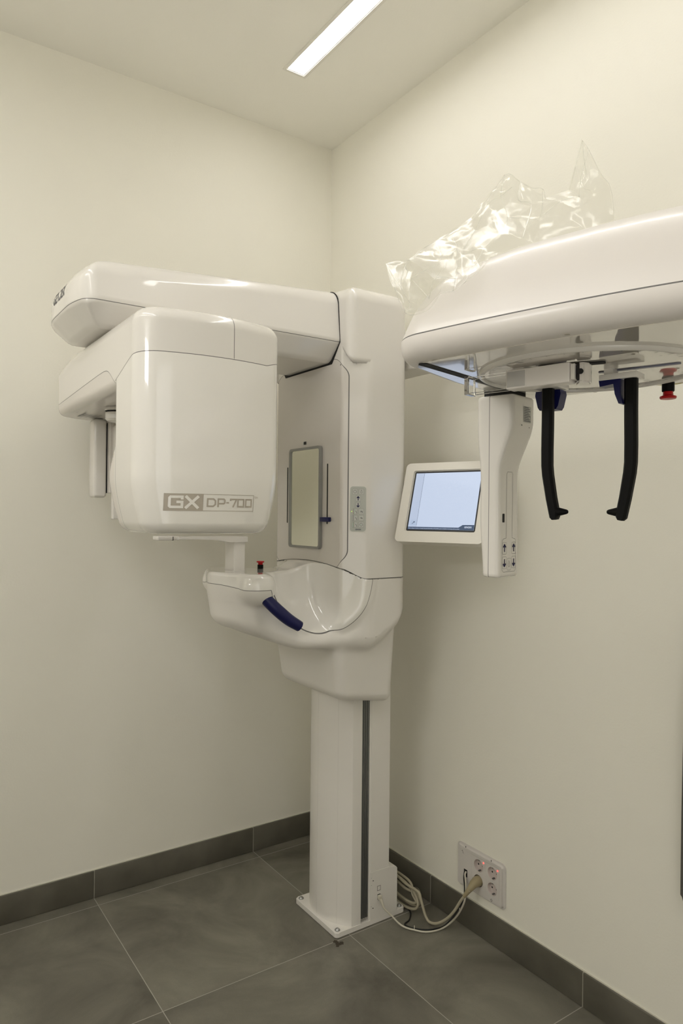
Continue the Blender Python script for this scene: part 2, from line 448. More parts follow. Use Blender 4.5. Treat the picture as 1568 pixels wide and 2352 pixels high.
def sdf_body(f, lo, hi, h, seams=(), half=.0008):
    """seams: list of scalar fields; returns V, F (tris), strip mask"""
    V, F = nets(f, lo, hi, h); F = tri(F)
    for g in seams:
        for lv in (half, -half): V, F, _ = clip(V, F, g, lv)
    V = project(f, V, 3, .002)
    C = V[F].mean(1); strip = np.zeros(len(F), bool)
    for g in seams: strip |= np.abs(g(C[:, 0], C[:, 1], C[:, 2])) < half
    return V, F, strip, C
def emit_part(name, f, V, F, sel, strip, mats, parent, xf=None, label=None):
    Fs = F[sel]; used = np.unique(Fs); mp = -np.ones(len(V), int); mp[used] = np.arange(len(used))
    Vs = V[used]; N = grad(f, Vs); N /= np.linalg.norm(N, axis=1, keepdims=True) + 1e-12
    if xf is not None: Vs, N = xf(Vs), xf(N, True)
    return mesh_obj(name, Vs, mp[Fs], mats, parent, smooth=True, mi=strip[sel].astype(int), normals=N, label=label)
def solid(name, f, lo, hi, h, m, parent, seams=(), xf=None, label=None, half=.0008, seam_mat=None):
    V, F, st, C = sdf_body(f, lo, hi, h, seams, half)
    return emit_part(name, f, V, F, np.ones(len(F), bool), st, [m, seam_mat or M_seam], parent, xf, label)
def seat_x(f, Y, Z, x0, x1, off=.0005):
    """x on the surface of f where it crosses from inside (x0) to outside (x1)"""
    a = np.full(len(Y), x0); b = np.full(len(Y), x1)
    for _ in range(30):
        m = (a + b) / 2; ins = f(m, Y, Z) < 0; a = np.where(ins, m, a); b = np.where(ins, b, m)
    return a + off

# ================================================================== SETTING
def struct(name, b, m, bev=0):
    o = box_obj(name, b, m, bev=bev); o['kind'] = 'structure'; return o
struct('floor', (-.1, RX + .1, RY - .1, .1, -.1, 0), M_tile)
struct('wall_left', (-.1, 0, RY - .1, .1, 0, ZC), M_wall)
struct('wall_right', (0, RX + .1, 0, .1, 0, ZC), M_wall)
struct('wall_back', (0, RX + .1, RY - .1, RY, 0, ZC), M_wall)
struct('wall_far', (RX, RX + .1, RY, 0, 0, ZC), M_wall)
bm = bmesh.new(); bx(bm, 1.20, 1.72, RY + .0005, RY + .004, 1.92, 2.12); o = bm_obj('added_glow_pane_1', bm, mat('added_pane_glow', (.8, .8, .8), .4, emit=(1, .985, .96), es=FILL_PANE_E)); o['kind'] = 'structure'  # unseen glowing pane, added to brighten the room
bm = bmesh.new(); WO = [(1.14, 1.86), (1.78, 1.86), (1.78, 2.18), (1.14, 2.18)]; WI = [(1.20, 1.92), (1.72, 1.92), (1.72, 2.12), (1.20, 2.12)]
ring_prism(bm, WO, WI, .0005, .03, frame((0, RY, 0), (1, 0, 0), (0, 0, 1)) @ Matrix.Diagonal((1, 1, -1, 1))); o = bm_obj('added_pane_trim_1', bm, M_trim); o['kind'] = 'structure'  # surround of the added glowing pane
bm = bmesh.new(); bx(bm, RX - .03, RX - .0005, -2.15, -1.25, .02, 2.1); o = bm_obj('added_glow_slab_1', bm, mat('added_slab_glow', (.8, .8, .8), .4, emit=(1, .985, .96), es=FILL_SLAB_E)); o['kind'] = 'structure'  # unseen glowing slab, added to lift the tube head and ceiling
# ceiling with the lamp slots cut out
SLOTS = [(.355, 2.35, -.4225, -.3515), (.355, 2.35, -1.95, -1.85), (.355, 2.35, -2.56, -2.46)]
bm = bmesh.new()
ys = sorted({RY - .1, .1, *[y for s in SLOTS for y in s[2:]]}); xs = [-.1, .355, 2.35, RX + .1]
for i in range(3):
    for j in range(len(ys) - 1):
        if i == 1 and any(abs(ys[j] - s[2]) < 1e-6 for s in SLOTS): continue
        bx(bm, xs[i], xs[i + 1], ys[j], ys[j + 1], ZC, ZC + .08)
bmesh.ops.remove_doubles(bm, verts=bm.verts, dist=1e-5)
o = bm_obj('ceiling', bm, M_ceil); o['kind'] = 'structure'
def baseboard(name, along, lo, hi, joints):
    bm = bmesh.new(); H, T = .092, .009
    cuts = [lo] + sorted(joints) + [hi]
    for k, (a, b) in enumerate(zip(cuts, cuts[1:])):
        a2 = a + (.001 if k else 0); b2 = b - (.001 if k < len(cuts) - 2 else 0)
        if along == 'x': bx(bm, a2, b2, -T, -.0002, .0005, H, bev=.0022, seg=2)
        else: bx(bm, .0002, T, a2, b2, .0005, H, bev=.0022, seg=2)
    for j in joints:
        if along == 'x': bx(bm, j - .0011, j + .0011, -T + .0006, -.0002, .0005, H - .0006, mi=1)
        else: bx(bm, .0002, T - .0006, j - .0011, j + .0011, .0005, H - .0006, mi=1)
    if along == 'x': bx(bm, lo, hi, -.0035, 0, H - .0005, H + .0022, mi=2)
    else: bx(bm, 0, .0035, lo, hi, H - .0005, H + .0022, mi=2)
    o = bm_obj(name, bm, [M_board, M_grout, M_caulk], ang=40); o['kind'] = 'structure'
baseboard('baseboard_right', 'x', .009, RX, [.6552, 1.2557, 1.8537, 2.4517])
baseboard('baseboard_left', 'y', RY, -.0002, [-2.7284, -2.1304, -1.5324, -.9344, -.3372])
# ceiling strip lights
def strip_light(s, label):
    x0, x1, y0, y1 = s
    t = empty('ceiling_light', ((x0 + x1) / 2, (y0 + y1) / 2, ZC), label, 'ceiling light')
    t['group'] = 'recessed ceiling strip lights'
    bm = bmesh.new()
    bx(bm, x0 + .001, x1 - .001, y0 + .001, y1 - .001, ZC + .006, ZC + .014); bm_obj('diffuser', bm, M_lamp, t, label='glowing white diffuser')
    bm = bmesh.new()
    r = .009
    out = [(x0 - r, y0 - r), (x1 + r, y0 - r), (x1 + r, y1 + r), (x0 - r, y1 + r)]; inn = [(x0 + .001, y0 + .001), (x1 - .001, y0 + .001), (x1 - .001, y1 - .001), (x0 + .001, y1 - .001)]
    ring_prism(bm, out, inn, ZC - .0025, ZC - .0002); bm_obj('trim_frame', bm, M_trim, t)
    bm = bmesh.new(); inn2 = [(x0 + .004, y0 + .004), (x1 - .004, y0 + .004), (x1 - .004, y1 - .004), (x0 + .004, y1 - .004)]
    ring_prism(bm, [(x0 + .0005, y0 + .0005), (x1 - .0005, y0 + .0005), (x1 - .0005, y1 - .0005), (x0 + .0005, y1 - .0005)], inn2, ZC - .0002, ZC + .02); bm_obj('housing', bm, M_trim, t)
strip_light(SLOTS[0], 'long white recessed ceiling strip light above the column, close to the socket wall')
strip_light(SLOTS[1], 'added wider ceiling strip above the camera, out of frame, to brighten the room')  # unseen strip, added for more light
strip_light(SLOTS[2], 'added wider ceiling strip farthest from the column, out of frame, to brighten the room')  # another unseen strip, added for more light

# ================================================================== THE MACHINE
XC = .522
ROOT = empty('dental_x_ray_machine', (XC, -.25, 0), 'white panoramic dental x-ray machine on a floor column with a cephalometric arm', 'x-ray machine')

# ---- floor plate
bm = bmesh.new(); prism(bm, rrect(.525, -.2485, .123, .1365, .012), .0015, .0165)
es = [e for e in bm.edges if abs(e.verts[0].co.z - e.verts[1].co.z) < 1e-6 and e.verts[0].co.z > .01]
bmesh.ops.bevel(bm, geom=es, offset=.002, segments=2, affect='EDGES')
PLATE = bm_obj('base_plate', bm, M_white2, ROOT, ang=40)
bm = bmesh.new(); prism(bm, rrect(.525, -.2485, .119, .1325, .012), 0, .0015); bm_obj('plate_shade', bm, M_dark, PLATE, label='dark layer standing in for the shade under the plate')  # shade under the plate, put in as a thin dark layer
for x, y in ((.633, -.370), (.418, -.370), (.633, -.126), (.418, -.126)):
    bm = bmesh.new()
    lathe(bm, [(0, .0165), (.0085, .0165), (.0085, .0185), (.0065, .0205), (.003, .0235), (0, .024)], Matrix.Translation((x, y, 0)), 20)
    bm_obj('bolt', bm, M_metal, PLATE, smooth=True)

# ---- column
def arc_pts(x0, x1, yb, sag, n):
    return [(x0 + (x1 - x0) * i / n, yb - sag * (1 - (2 * i / n - 1) ** 2)) for i in range(n + 1)]
bm = bmesh.new()
front = arc_pts(.404, .644, -.325, .052, 24)
prism(bm, [(.404, -.180)] + [(.404, -.19)] + front + [(.646, -.318), (.646, -.291), (.628, -.291), (.628, -.262), (.646, -.262), (.646, -.180)], .0165, 1.0)
COL = bm_obj('column', bm, M_white2, ROOT, ang=18)
bm = bmesh.new()
for x0, x1 in ((.4065, .6425),):
    pass
def facet_line(bm, i):
    (xa, ya), (xb, yb) = front[i], front[i + 1]
    d = Vector((xb - xa, yb - ya)).normalized(); n = Vector((d.y, -d.x))
    P = [Vector((xa, ya)) + d * a + n * b for a, b in ((-.0006, -.001), (.0006, -.001), (.0006, .0004), (-.0006, .0004))]
    prism(bm, [tuple(p) for p in P], .018, .999)
for i in (3, 12, 20): facet_line(bm, i)
bm_obj('panel_ridge', bm, M_white, COL)
bm = bmesh.new(); bx(bm, .629, .6445, -.2895, -.2635, .03, .999)
for k, y in enumerate((-.284, -.2765, -.269)): bx(bm, .644, .6462, y - .0012, y + .0012, .03, .999, mi=0)
bm_obj('guide_rail', bm, M_rail, COL, label='grey metal guide rail')
bm = bmesh.new(); bx(bm, .60, .647, -.2555, -.182, .166, .999, bev=.0012, seg=1); bm_obj('rear_cover', bm, M_white2, COL)
bm = bmesh.new(); prism(bm, [(-.2555, .0167), (-.2555, .166), (-.185, .166), (-.152, .160), (-.147, .154), (-.147, .0167)], .5, .648, frame((0, 0, 0), (0, 1, 0), (0, 0, 1)))
CB = bm_obj('connector_box', bm, M_white2, ROOT, ang=25)
pr = Print()
for y, z in ((-.2445, .139), (-.2445, .052)): pr.disc((y, z), .0019, 0)
for y, z in ((-.2515, .149), (-.2515, .126), (-.2515, .059)): pr.disc((y, z), .0009, 0)
pr.each('screw_hole', frame((.648, 0, 0), (0, 1, 0), (0, 0, 1)), [M_dark], CB); pr = Print()
pr.line([(-.2275, .102), (-.2155, .102), (-.2155, .1165), (-.2275, .1165)], .0012, 0, closed=True)
pr.grid(-.2275, -.2155, .0745, .0905, 0)
pr.each('port', frame((.648, 0, 0), (0, 1, 0), (0, 0, 1)), [M_dark], CB, label='black square data port'); pr = Print()
pr.line([(-.224, .069), (-.221, .072), (-.218, .069)], .0007, 0)
pr.build('port_symbol', frame((.648, 0, 0), (0, 1, 0), (0, 0, 1)), [M_greyink], CB)

# ---- upper carriage (z above 1.11)
def zsm(x, y):
    hx = np.abs(x - XC)
    return 1.110 + .027 * sstep(-.36, -.425, y) + .018 * np.maximum(1 - (hx / .21) ** 2, 0) * sstep(-.40, -.427, y)
def f_car(x, y, z):
    hx = np.abs(x - XC)
    side = hx - .235; fr = -(y + .428); back = y + .208
    ch = ((hx - .235) * .864 - (y + .355) * .504)
    low = ri(.005, side, fr, ch)
    du = ri(.028, side, fr)
    zl = 1.806 - .052 * sstep(.17, .235, hx)
    up = ri(.006, du, (zl + .85 * du - z) * .76)
    d = np.minimum(low, up); d = ri(.03, d, back)
    top = z - 1.992 + .10 * np.maximum(x - XC - .05, 0)
    return ri(.045, d, top, .60 - z)
gs = lambda x, y, z: z - zsm(x, y)
gp = lambda x, y, z: np.maximum(box2(x - XC, z - 1.4505, .203, .3155, .06), y + .395)
V, F, st, C = sdf_body(f_car, (.27, -.45, 1.07), (.78, -.18, 2.0), .0052, (gs, gp))
CAR = emit_part('lift_carriage', f_car, V, F, (gs(*C.T) > -.0008) & ~(gp(*C.T) < -.0008), st, [M_white, M_seam], ROOT)
FP = emit_part('front_panel', f_car, V, F, (gs(*C.T) > -.0008) & (gp(*C.T) < -.0008), st, [M_front, M_seam], ROOT)
YF = -.428
MX = .520
# mirror
bm = bmesh.new(); MF = frame((MX, YF, 1.358), (1, 0, 0), (0, 0, 1)); MG = frame((MX, YF, 1.3515), (1, 0, 0), (0, 0, 1))
ring_prism(bm, rrect(0, 0, .094, .1595, .012), rrect(0, 0, .0865, .152, .008), -.002, .010, MG)
bm_obj('mirror_frame', bm, M_frame, FP, ang=30, label='grey mirror frame')
bm = bmesh.new(); prism(bm, rrect(0, 0, .0875, .153, .008), 0, .006, MG); bm_obj('mirror', bm, M_mirror, FP, label='small upright mirror')
bm = bmesh.new()
bm.free()
for x in (.402, .642):
    bm = bmesh.new(); prism(bm, rrect(x - MX, .004, .0028, .092, .0027), 0, .0006, MF); bm_obj('slider_slot', bm, M_dark, FP)
bm = bmesh.new(); bx(bm, .618, .664, YF - .013, YF - .0004, 1.277, 1.291, bev=.002); bm_obj('slider_knob', bm, M_blue, FP, ang=30, label='navy blue slider')
bm = bmesh.new(); prism(bm, rrect(-.012, .168, .0095, .0055, .001), 0, .0012, MF, mi=0); prism(bm, rrect(-.009, .168, .0075, .0047, .001), .0012, .0016, MF, mi=1)
bm_obj('sensor_window', bm, [M_key, M_dark], FP)
pr = Print(); pr.disc((.187, .385), .0022, 0); pr.disc((-.187, .385), .0022, 0); pr.each('screw_hole', MF, [M_greyink], FP)
# keypad on the right chamfer
e_u = Vector((.504, .864, 0)); n_c = Vector((.864, -.504, 0))
cc = Vector((XC + .235, -.355, 0)) - e_u * .0335
KM = frame((cc.x, cc.y, 1.3165), e_u, (0, 0, 1))
bm = bmesh.new(); prism(bm, rrect(0, 0, .0238, .0665, .0085), -.002, .0016, KM); KP = bm_obj('keypad', bm, M_panel, ROOT, ang=30, label='grey button panel')
KM2 = frame(Vector((cc.x, cc.y, 1.3165)) + n_c * .0015, e_u, (0, 0, 1))
KMAT = [M_key, M_greyink, M_navyink, M_teal, M_rose, M_led]
K = [(-.0095, .051), (.0095, .051), (0, .0305), (0, .0115), (-.0095, -.0075), (.0095, -.0075), (-.0095, -.027), (.0095, -.027), (-.0095, -.0465), (.0095, -.0465)]
for i, (x, y) in enumerate(K):
    pr = Print(); pr.poly(rrect(x, y, .0074, .0080, .0018, 3), 0); pr.line(rrect(x, y, .0074, .0080, .0018, 3), .0003, 1, closed=True)
    if i == 0: pr.circ((x, y), .0045, .0007, 1, 8)
    if i == 1: pr.line([(x + a, y + b) for a, b in ((0, .005), (.0013, .0025), (.0027, -.002), (.0015, -.0042), (-.0015, -.0042), (-.0027, -.002), (-.0013, .0025))], .0006, 1, closed=True)
    if i == 2: pr.arrow((x, y), .0112, 2, 1)
    if i == 3: pr.arrow((x, y), .0112, 2, -1)
    if i in (4, 6, 8):
        c1, c2 = {4: (4, 3), 6: (1, 1), 8: (3, 4)}[i]
        pr.line([(x - .0042, y - .0075), (x - .0042, y + .0075)], .0010, c1)
        if i != 6: pr.line([(x - .0028, y - .0075), (x - .0028, y + .0075)], .0008, c2)
        pr.line([(x + .0008, y + .001), (x + .0038, y + .0005), (x + .0052, y - .002), (x + .0054, y - .006)], .0009, 1); pr.line([(x - .001, y + .004), (x + .002, y + .004)], .0005, 3)
    if i in (5, 7):
        pr.line([(x - .0028, y + .0005), (x + .0026, y + .0005), (x + .0026, y - (.0045 if i == 5 else .0025))], .0016, 1); pr.disc((x, y + .0045), .0006, 3)
        if i == 5: pr.line([(x - .0025, y - .0015), (x - .0025, y - .004)], .0006, 1)
    if i == 9: pr.circ((x, y), .0044, .0007, 1, 14); pr.disc((x, y), .0008, 3)
    pr.build('key', KM2, KMAT, KP)
pr = Print(); pr.disc((-.0188, -.0075), .0012, 5, 8); pr.build('indicator_light', KM2, KMAT, KP, label='tiny lit yellow-green indicator')
pr = Print(); pr.text('GENDEX', -.0080, -.0625, .0056, 2, .78, .00008); pr.build('brand_lettering', KM2, KMAT, KP)

# ---- lower carriage, cone and chin table
ZT = 1.130
def f_low(x, y, z):
    hx = np.abs(x - XC)
    # lower cone round the column
    t = np.clip((z - .72) / .26, 0, 1)
    cone = ri(.028, hx - (.178 + .022 * t), -(y + .448 - .035 * (1 - t)), y + .212, z - 1.09, (.724 - .15 * (y + .30)) - z - .012 * sstep(-.25, -.2, y) * 0)
    # flared shell
    zb = .898 + .085 * np.clip((y + .345) / .14, 0, 1.1) ** 2 - .05 * sstep(-.5, -.76, y) * -1
    ch = ((hx - .235) * .864 - (y + .355) * .504)
    sh = ri(.05, ri(.03, ri(.02, hx - .235, ch), y + .208), -(y + .46), zb - z, z - 1.20)
    # table keel
    fr = -(y + .751) + .16 * np.maximum(1.05 - z, 0) + .50 * (np.sqrt(hx ** 2 + .0016) - .04)
    wk = .124 + .078 * sstep(-.66, -.46, y)
    zk = .905 + .065 * sstep(-.52, -.74, y)
    keel = ri(.035, hx - wk, fr, y + .30, zk - z, z - 1.20)
    # bulge that carries the handles
    zlow = 1.048
    bul = ri(.036, hx - .172, -(y + .751) + .50 * (np.sqrt(hx ** 2 + .0016) - .04), y + .622, zlow - z, z - 1.20)
    b = smin(sh, keel, .05); b = smin(b, bul, .022); b = smin(b, cone, .012)
    kn = (np.sqrt(((hx - .138) / .036) ** 2 + ((y + .668) / .048) ** 2 + ((z - 1.092) / .040) ** 2) - 1) * .036
    # hand scoops on both sides
    e = np.sqrt(((hx - .262) / .20) ** 2 + ((y + .503) / .160) ** 2 + ((z - 1.135) / .195) ** 2)
    sc = (e - 1) * .155
    b = smin(smax(b, -sc, .050), kn, .030)
    core = np.maximum(np.maximum(ri(.006, hx - .234, ch, -(y + .4275)), y + .22), np.maximum(z - zsm(x, y), .935 + .10 * sstep(-.33, -.25, y) - z))
    b = smin(b, core, .002 + .053 * sstep(.030, -.010, sc))
    # top plane with a fillet up into the front panel
    t = sstep(-.53, -.432, y); zt = ZT * (1 - t) + (zsm(x, y) - .0006) * t
    b = np.maximum(b, np.where(y > -.40, ri(.030, hx - .235, y + .208), -1.))
    b = ri(.012 - .0105 * t, b, z - zt)
    return b
def g_sc(x, y, z):
    hx = np.abs(x - XC)
    e = np.sqrt(((hx - .262) / .20) ** 2 + ((y + .503) / .160) ** 2 + ((z - 1.135) / .195) ** 2)
    return (e - 1) * .155 - .006
def g_top(x, y, z):
    hx = np.abs(x - XC)
    zs = 1.096 - .010 * sstep(.03, .15, hx)
    return np.minimum(np.maximum(zs - z, y + .365), g_sc(x, y, z))
g_cut = lambda x, y, z: z - 1.1105 - 10 * (y < -.43)
V, F, st, C = sdf_body(f_low, (.27, -.78, .69), (.78, -.19, 1.16), .0055, (g_top,))
behind = (C[:, 1] > -.4255) & (C[:, 2] > zsm(C[:, 0], C[:, 1]) - .002) & (np.abs(C[:, 0] - XC) < .225)
LOW = emit_part('lower_cover', f_low, V, F, (g_top(*C.T) > -.0008) & ~behind, st, [M_white2, M_seam], ROOT)
TAB = emit_part('chin_rest_table', f_low, V, F, (g_top(*C.T) <= -.0008) & ~behind, st, [M_gloss, M_seam], ROOT, label='glossy white table top with scooped side')
for s in (1, -1):
    bm = bmesh.new()
    P = catmull([(XC + s * .143, -.672, 1.084), (XC + s * .157, -.652, 1.057), (XC + s * .168, -.622, 1.026), (XC + s * .174, -.590, .999), (XC + s * .176, -.556, .978)], 6)
    tube(bm, P, [.0155 + .0025 * math.sin(PI * i / (len(P) - 1)) for i in range(len(P))], 20)
    for v in bm.verts: pass
    bm_obj('handle', bm, M_blue, ROOT, ang=50, label='navy blue padded hand grip')
# emergency stop
def estop(x, y, z, d, name, parent, sc=1):
    M = Matrix.Translation((x, y, z)) @ Matrix.Diagonal((sc, sc, sc * d, 1))
    bm = bmesh.new(); lathe(bm, [(0, 0), (.024, 0), (.024, .0006), (0, .0006)], M, 28); Y = bm_obj('warning_ring', bm, M_yellow, parent, label='yellow ring label')
    bm = bmesh.new(); lathe(bm, [(.0095, .0006), (.0095, .014), (.0085, .015), (0, .015)], M, 24); bm_obj('switch_collar', bm, M_black, parent, ang=40)
    bm = bmesh.new(); lathe(bm, [(.0075, .015), (.0078, .020), (.0085, .021), (.0125, .0225), (.0128, .0245), (.0115, .0265), (0, .0275)], M, 28); bm_obj('emergency_stop', bm, M_red, parent, ang=40, label='red mushroom emergency stop')
estop(.496, -.577, ZT - .0015, 1, '', TAB, .95)
# chin rest post and arm
bm = bmesh.new(); bx(bm, .468, .532, -.684, -.647, ZT - .003, 1.216, bev=.0035); bm_obj('chin_rest_post', bm, M_white2, ROOT, ang=30)
bm = bmesh.new()
prism(bm, [(-.643, 1.2145), (-.643, 1.2310), (-.650, 1.2320), (-.86, 1.2320), (-.86, 1.2240), (-.80, 1.2245), (-.74, 1.222), (-.70, 1.2150)], .474, .5405, frame((0, 0, 0), (0, 1, 0), (0, 0, 1)))
bmesh.ops.bevel(bm, geom=bm.edges[:], offset=.0012, segments=1, affect='EDGES')
bm_obj('chin_rest_arm', bm, M_white2, ROOT, ang=30)
bm = bmesh.new(); bx(bm, .485, .53, -.915, -.852, 1.2225, 1.2340, bev=.003); bx(bm, .484, .531, -.8725, -.8710, 1.2220, 1.2330, mi=1); bm_obj('bite_holder', bm, [M_white2, M_dark], ROOT, ang=30)

# ---- support arm
def f_arm(x, y, z):
    hx = np.abs(x - XC)
    nose = -(y + 1.182) + .22 * np.maximum(hx - .06, 0) ** 2 / .15
    low = np.maximum(1.812 - z, 0)
    side = hx - .180 + .10 * np.maximum(z - 1.82, 0)
    ch = (hx - .180) * .72 + (1.812 - z) * .69
    zt = 1.974 - .044 * np.clip((-.45 - y) / .6, 0, 1.3)
    chn = nose * .70 + (1.812 - z) * .71
    p = ri(.035, side, nose)
    body = ri(.05, p, z - zt)
    body = smax(body, ri(.085, nose, z - zt), .01)
    body = ri(.006, body, ch, chn, y + .34)
    return ri(.010, body, 1.758 - z)
g_as = lambda x, y, z: z - 1.812
V, F, st, C = sdf_body(f_arm, (.32, -1.19, 1.74), (.72, -.33, 1.99), .006, (g_as,))
ARM = emit_part('support_arm', f_arm, V, F, np.ones(len(F), bool), st, [M_white, M_seam], ROOT)
pr = Print(); pr.text('GENDEX', 0, 0, .042, 0, .72, .0008)
def on_nose(q):
    X = .450 + q[:, 0]; Z = 1.846 + q[:, 1] + .0
    a = np.full(len(X), -.9); b = np.full(len(X), -1.3)
    for _ in range(30):
        m = (a + b) / 2; ins = f_arm(X, m, Z) < 0; a = np.where(ins, m, a); b = np.where(ins, b, m)
    return np.stack([X, a - .0006, Z], 1)
pr.build('brand_lettering', on_nose, [M_greyink], ARM, label='dark grey brand lettering')
# collar gap around the arm
bm = bmesh.new()
CM = frame((XC, -.4285, 0), (1, 0, 0), (0, 0, 1))
def arm_outline(e, eb):
    P = [(-.137, 1.758), (.137, 1.758), (.1795, 1.812), (.172, 1.90)] + [(.120 + .05 * math.cos(a), 1.921 + .05 * math.sin(a)) for a in np.linspace(0, PI / 2, 9)]
    P += [(-x, z) for x, z in P[:1:-1]]
    out = []
    for x, z in P:
        d = Vector((x / .18, (z - 1.865) / .107)); d.normalize(); out.append((x + d.x * e, z + d.y * (eb if z < 1.80 else e)))
    return out
ring_prism(bm, arm_outline(.0032, .0070), arm_outline(-.02, -.02), -.001, .0006, CM)
bm_obj('arm_gap', bm, M_dark, CAR, label='black gap around the arm')

# ---- rotating unit
YA = -.925
def f_rot(x, y, z):
    v = y - YA; hv = np.abs(v)
    # beam
    lx = .085
    xe = lx + .5 * np.maximum(hv - .04, 0) ** 2 / .13
    arc = np.sqrt((x - .452) ** 2 + v ** 2) - .503
    ztop = 1.757 - .22 * np.maximum(.36 - x, 0) ** 1.4 - .35 * np.maximum(hv - .10, 0) ** 1.3 * 0
    plan = ri(.045, hv - .180, arc); plan = ri(.03, plan, xe - x)
    beam = ri(.034, plan, z - ztop); beam = ri(.022, beam, 1.593 - z)
    # tube head
    tp = np.maximum(1.38 - z, 0)
    q = ri(.042, hv - .180 + .6 * tp ** 1.5, arc + .25 * tp ** 1.4); q = ri(.02, q, .748 - .045 * sstep(1.47, 1.39, z) - x + .10 * tp)
    tb = ri(.026, q, z - 1.75, 1.252 - z)
    return np.minimum(beam, tb)
sp = lambda m, w=.022: .5 * (m + np.sqrt(m * m + w * w))
def zs_t(x, y): return 1.654 - .34 * sp(.885 - x) + .9 * np.maximum(y + .80, 0) * .35
g_tube = lambda x, y, z: np.maximum(z - zs_t(x, y), (.755 - x))
g_tray = lambda x, y, z: np.maximum(z - (1.621 + .055 * (x - .15) - .8 * sp(x - .695)), x - .765)
g_cross = lambda x, y, z: np.where((z > zs_t(x, y) + .001) & (x > .80), y + .893, 1.)
V, F, st, C = sdf_body(f_rot, (.10, -1.12, 1.23), (.97, -.74, 1.77), .006, (g_tube, g_tray, g_cross))
st &= ~(np.abs(C[:, 0] - .755) < .0012)
t_ = g_tube(*C.T) < -.0008; b_ = g_tray(*C.T) < -.0008
ROT = emit_part('rotating_unit', f_rot, V, F, ~t_ & ~b_, st, [M_white, M_seam], ROOT, label='curved rotating beam under the support arm')
TUBE = emit_part('tube_head', f_rot, V, F, t_, st, [M_gloss, M_seam], ROOT, label='large glossy tube head cover with grey model lettering')
TRAY = emit_part('beam_underside', f_rot, V, F, b_ & ~t_, st, [M_front, M_seam], ROOT)
# tube head lettering; s runs along +y from -1.04
pr = Print(); Wd, Hd = .2035, .0385; gx = .082
pr.grid(0, gx, 0, Hd, 0)
pr.line([(gx, .0008), (Wd, .0008), (Wd, Hd - .0008), (gx, Hd - .0008)], .0012, 0)
def glyph(pts, x, y, w, h, lw, mi, closed=False): pr.line([(x + a * w, y + b * h) for a, b in pts], lw, mi, closed)
glyph([(1, .74), (1, 1), (.08, 1), (0, .9), (0, .1), (.08, 0), (1, 0), (1, .5), (.55, .5)], .0115, .0085, .0255, .0225, .0056, 1)
glyph([(0, 1), (1, 0)], .044, .0060, .0275, .0270, .0062, 1); glyph([(0, 0), (1, 1)], .044, .0060, .0275, .0270, .0062, 1)
y0, hh, lw = .0110, .0165, .0036
glyph([(0, 0), (0, 1), (.75, 1), (1, .75), (1, .25), (.75, 0)], .0915, y0, .0175, hh, lw, 0, True)
glyph([(0, -.1), (0, 1), (.85, 1), (1, .85), (1, .5), (.85, .38), (0, .38)], .1155, y0, .0155, hh, lw, 0)
glyph([(0, 0), (1, 0)], .1345, y0 + hh * .52, .0065, hh, lw * .9, 0)
glyph([(0, .8), (0, 1), (1, 1), (.45, -.1)], .1445, y0, .0145, hh, lw, 0)
glyph([(0, 0), (0, 1), (1, 1), (1, 0)], .1630, y0, .0145, hh, lw, 0, True)
glyph([(0, 0), (0, 1), (1, 1), (1, 0)], .1830, y0, .0145, hh, lw, 0, True)
pr.text('TM', Wd + .002, Hd - .0085, .0075, 0, .9)
def on_tube(q):
    Y = -1.0505 + q[:, 0] * 1.062; Z = 1.3045 + q[:, 1]
    lift = np.zeros(len(q))
    for f, m in zip(pr.F, pr.M):
        for i in f: lift[i] = m * .0004
    return np.stack([seat_x(f_rot, Y, Z, .85, 1.1) + lift, Y, Z], 1)
pr.build('model_lettering', on_tube, [M_taupe, M_gloss], TUBE, label='taupe model lettering GX DP-700')
# sensor side
bm = bmesh.new(); bx(bm, .128, .188, -.999, -.958, 1.345, 1.592, bev=.010, seg=4); SEN = bm_obj('sensor_head', bm, M_white, ROOT, ang=40)
bm = bmesh.new(); bx(bm, .15, .21, -.957, -.84, 1.36, 1.592, bev=.002); bx(bm, .180, .186, -.9593, -.9565, 1.36, 1.58, mi=1); bm_obj('sensor_carrier', bm, [M_front, M_dark], ROOT)
bm = bmesh.new(); bx(bm, .19, .235, -.948, -.85, 1.36, 1.572, bev=.008, seg=3); bm_obj('sensor_cover', bm, M_white, ROOT, ang=40)
bm = bmesh.new(); bx(bm, .20, .225, -.950, -.89, 1.278, 1.365, bev=.004); bm_obj('sensor_handle', bm, M_white, ROOT, ang=40)
bm = bmesh.new(); lathe(bm, [(0, 1.560), (.034, 1.560), (.040, 1.566), (.040, 1.584)], Matrix.Translation((.40, -.985, 0)), 40); lathe(bm, [(.0375, 1.584), (.0375, 1.589)], Matrix.Translation((.40, -.985, 0)), 40, mi=1); lathe(bm, [(.041, 1.589), (.041, 1.5945)], Matrix.Translation((.40, -.985, 0)), 40)
bm_obj('pivot_hub', bm, [M_white, M_dark], TRAY, ang=40)
pr = Print()
for i in range(6):
    for j in range(4): pr.line([(.19 + i * .014, -1.045 + j * .014), (.19 + i * .014, -1.036 + j * .014)], .0045, 0)
for x, y in ((.15, -1.06), (.28, -1.075), (.17, -1.00)): pr.line([(x, y), (x + .02, y)], .0012, 0)
pr.line([(.19, -1.05), (.29, -1.05)], .003, 0)
pr.each('vent_slot', frame((0, 0, 1.5925), (1, 0, 0), (0, 1, 0)) @ Matrix.Translation((0, 0, -.001)), [M_greyink], TRAY)

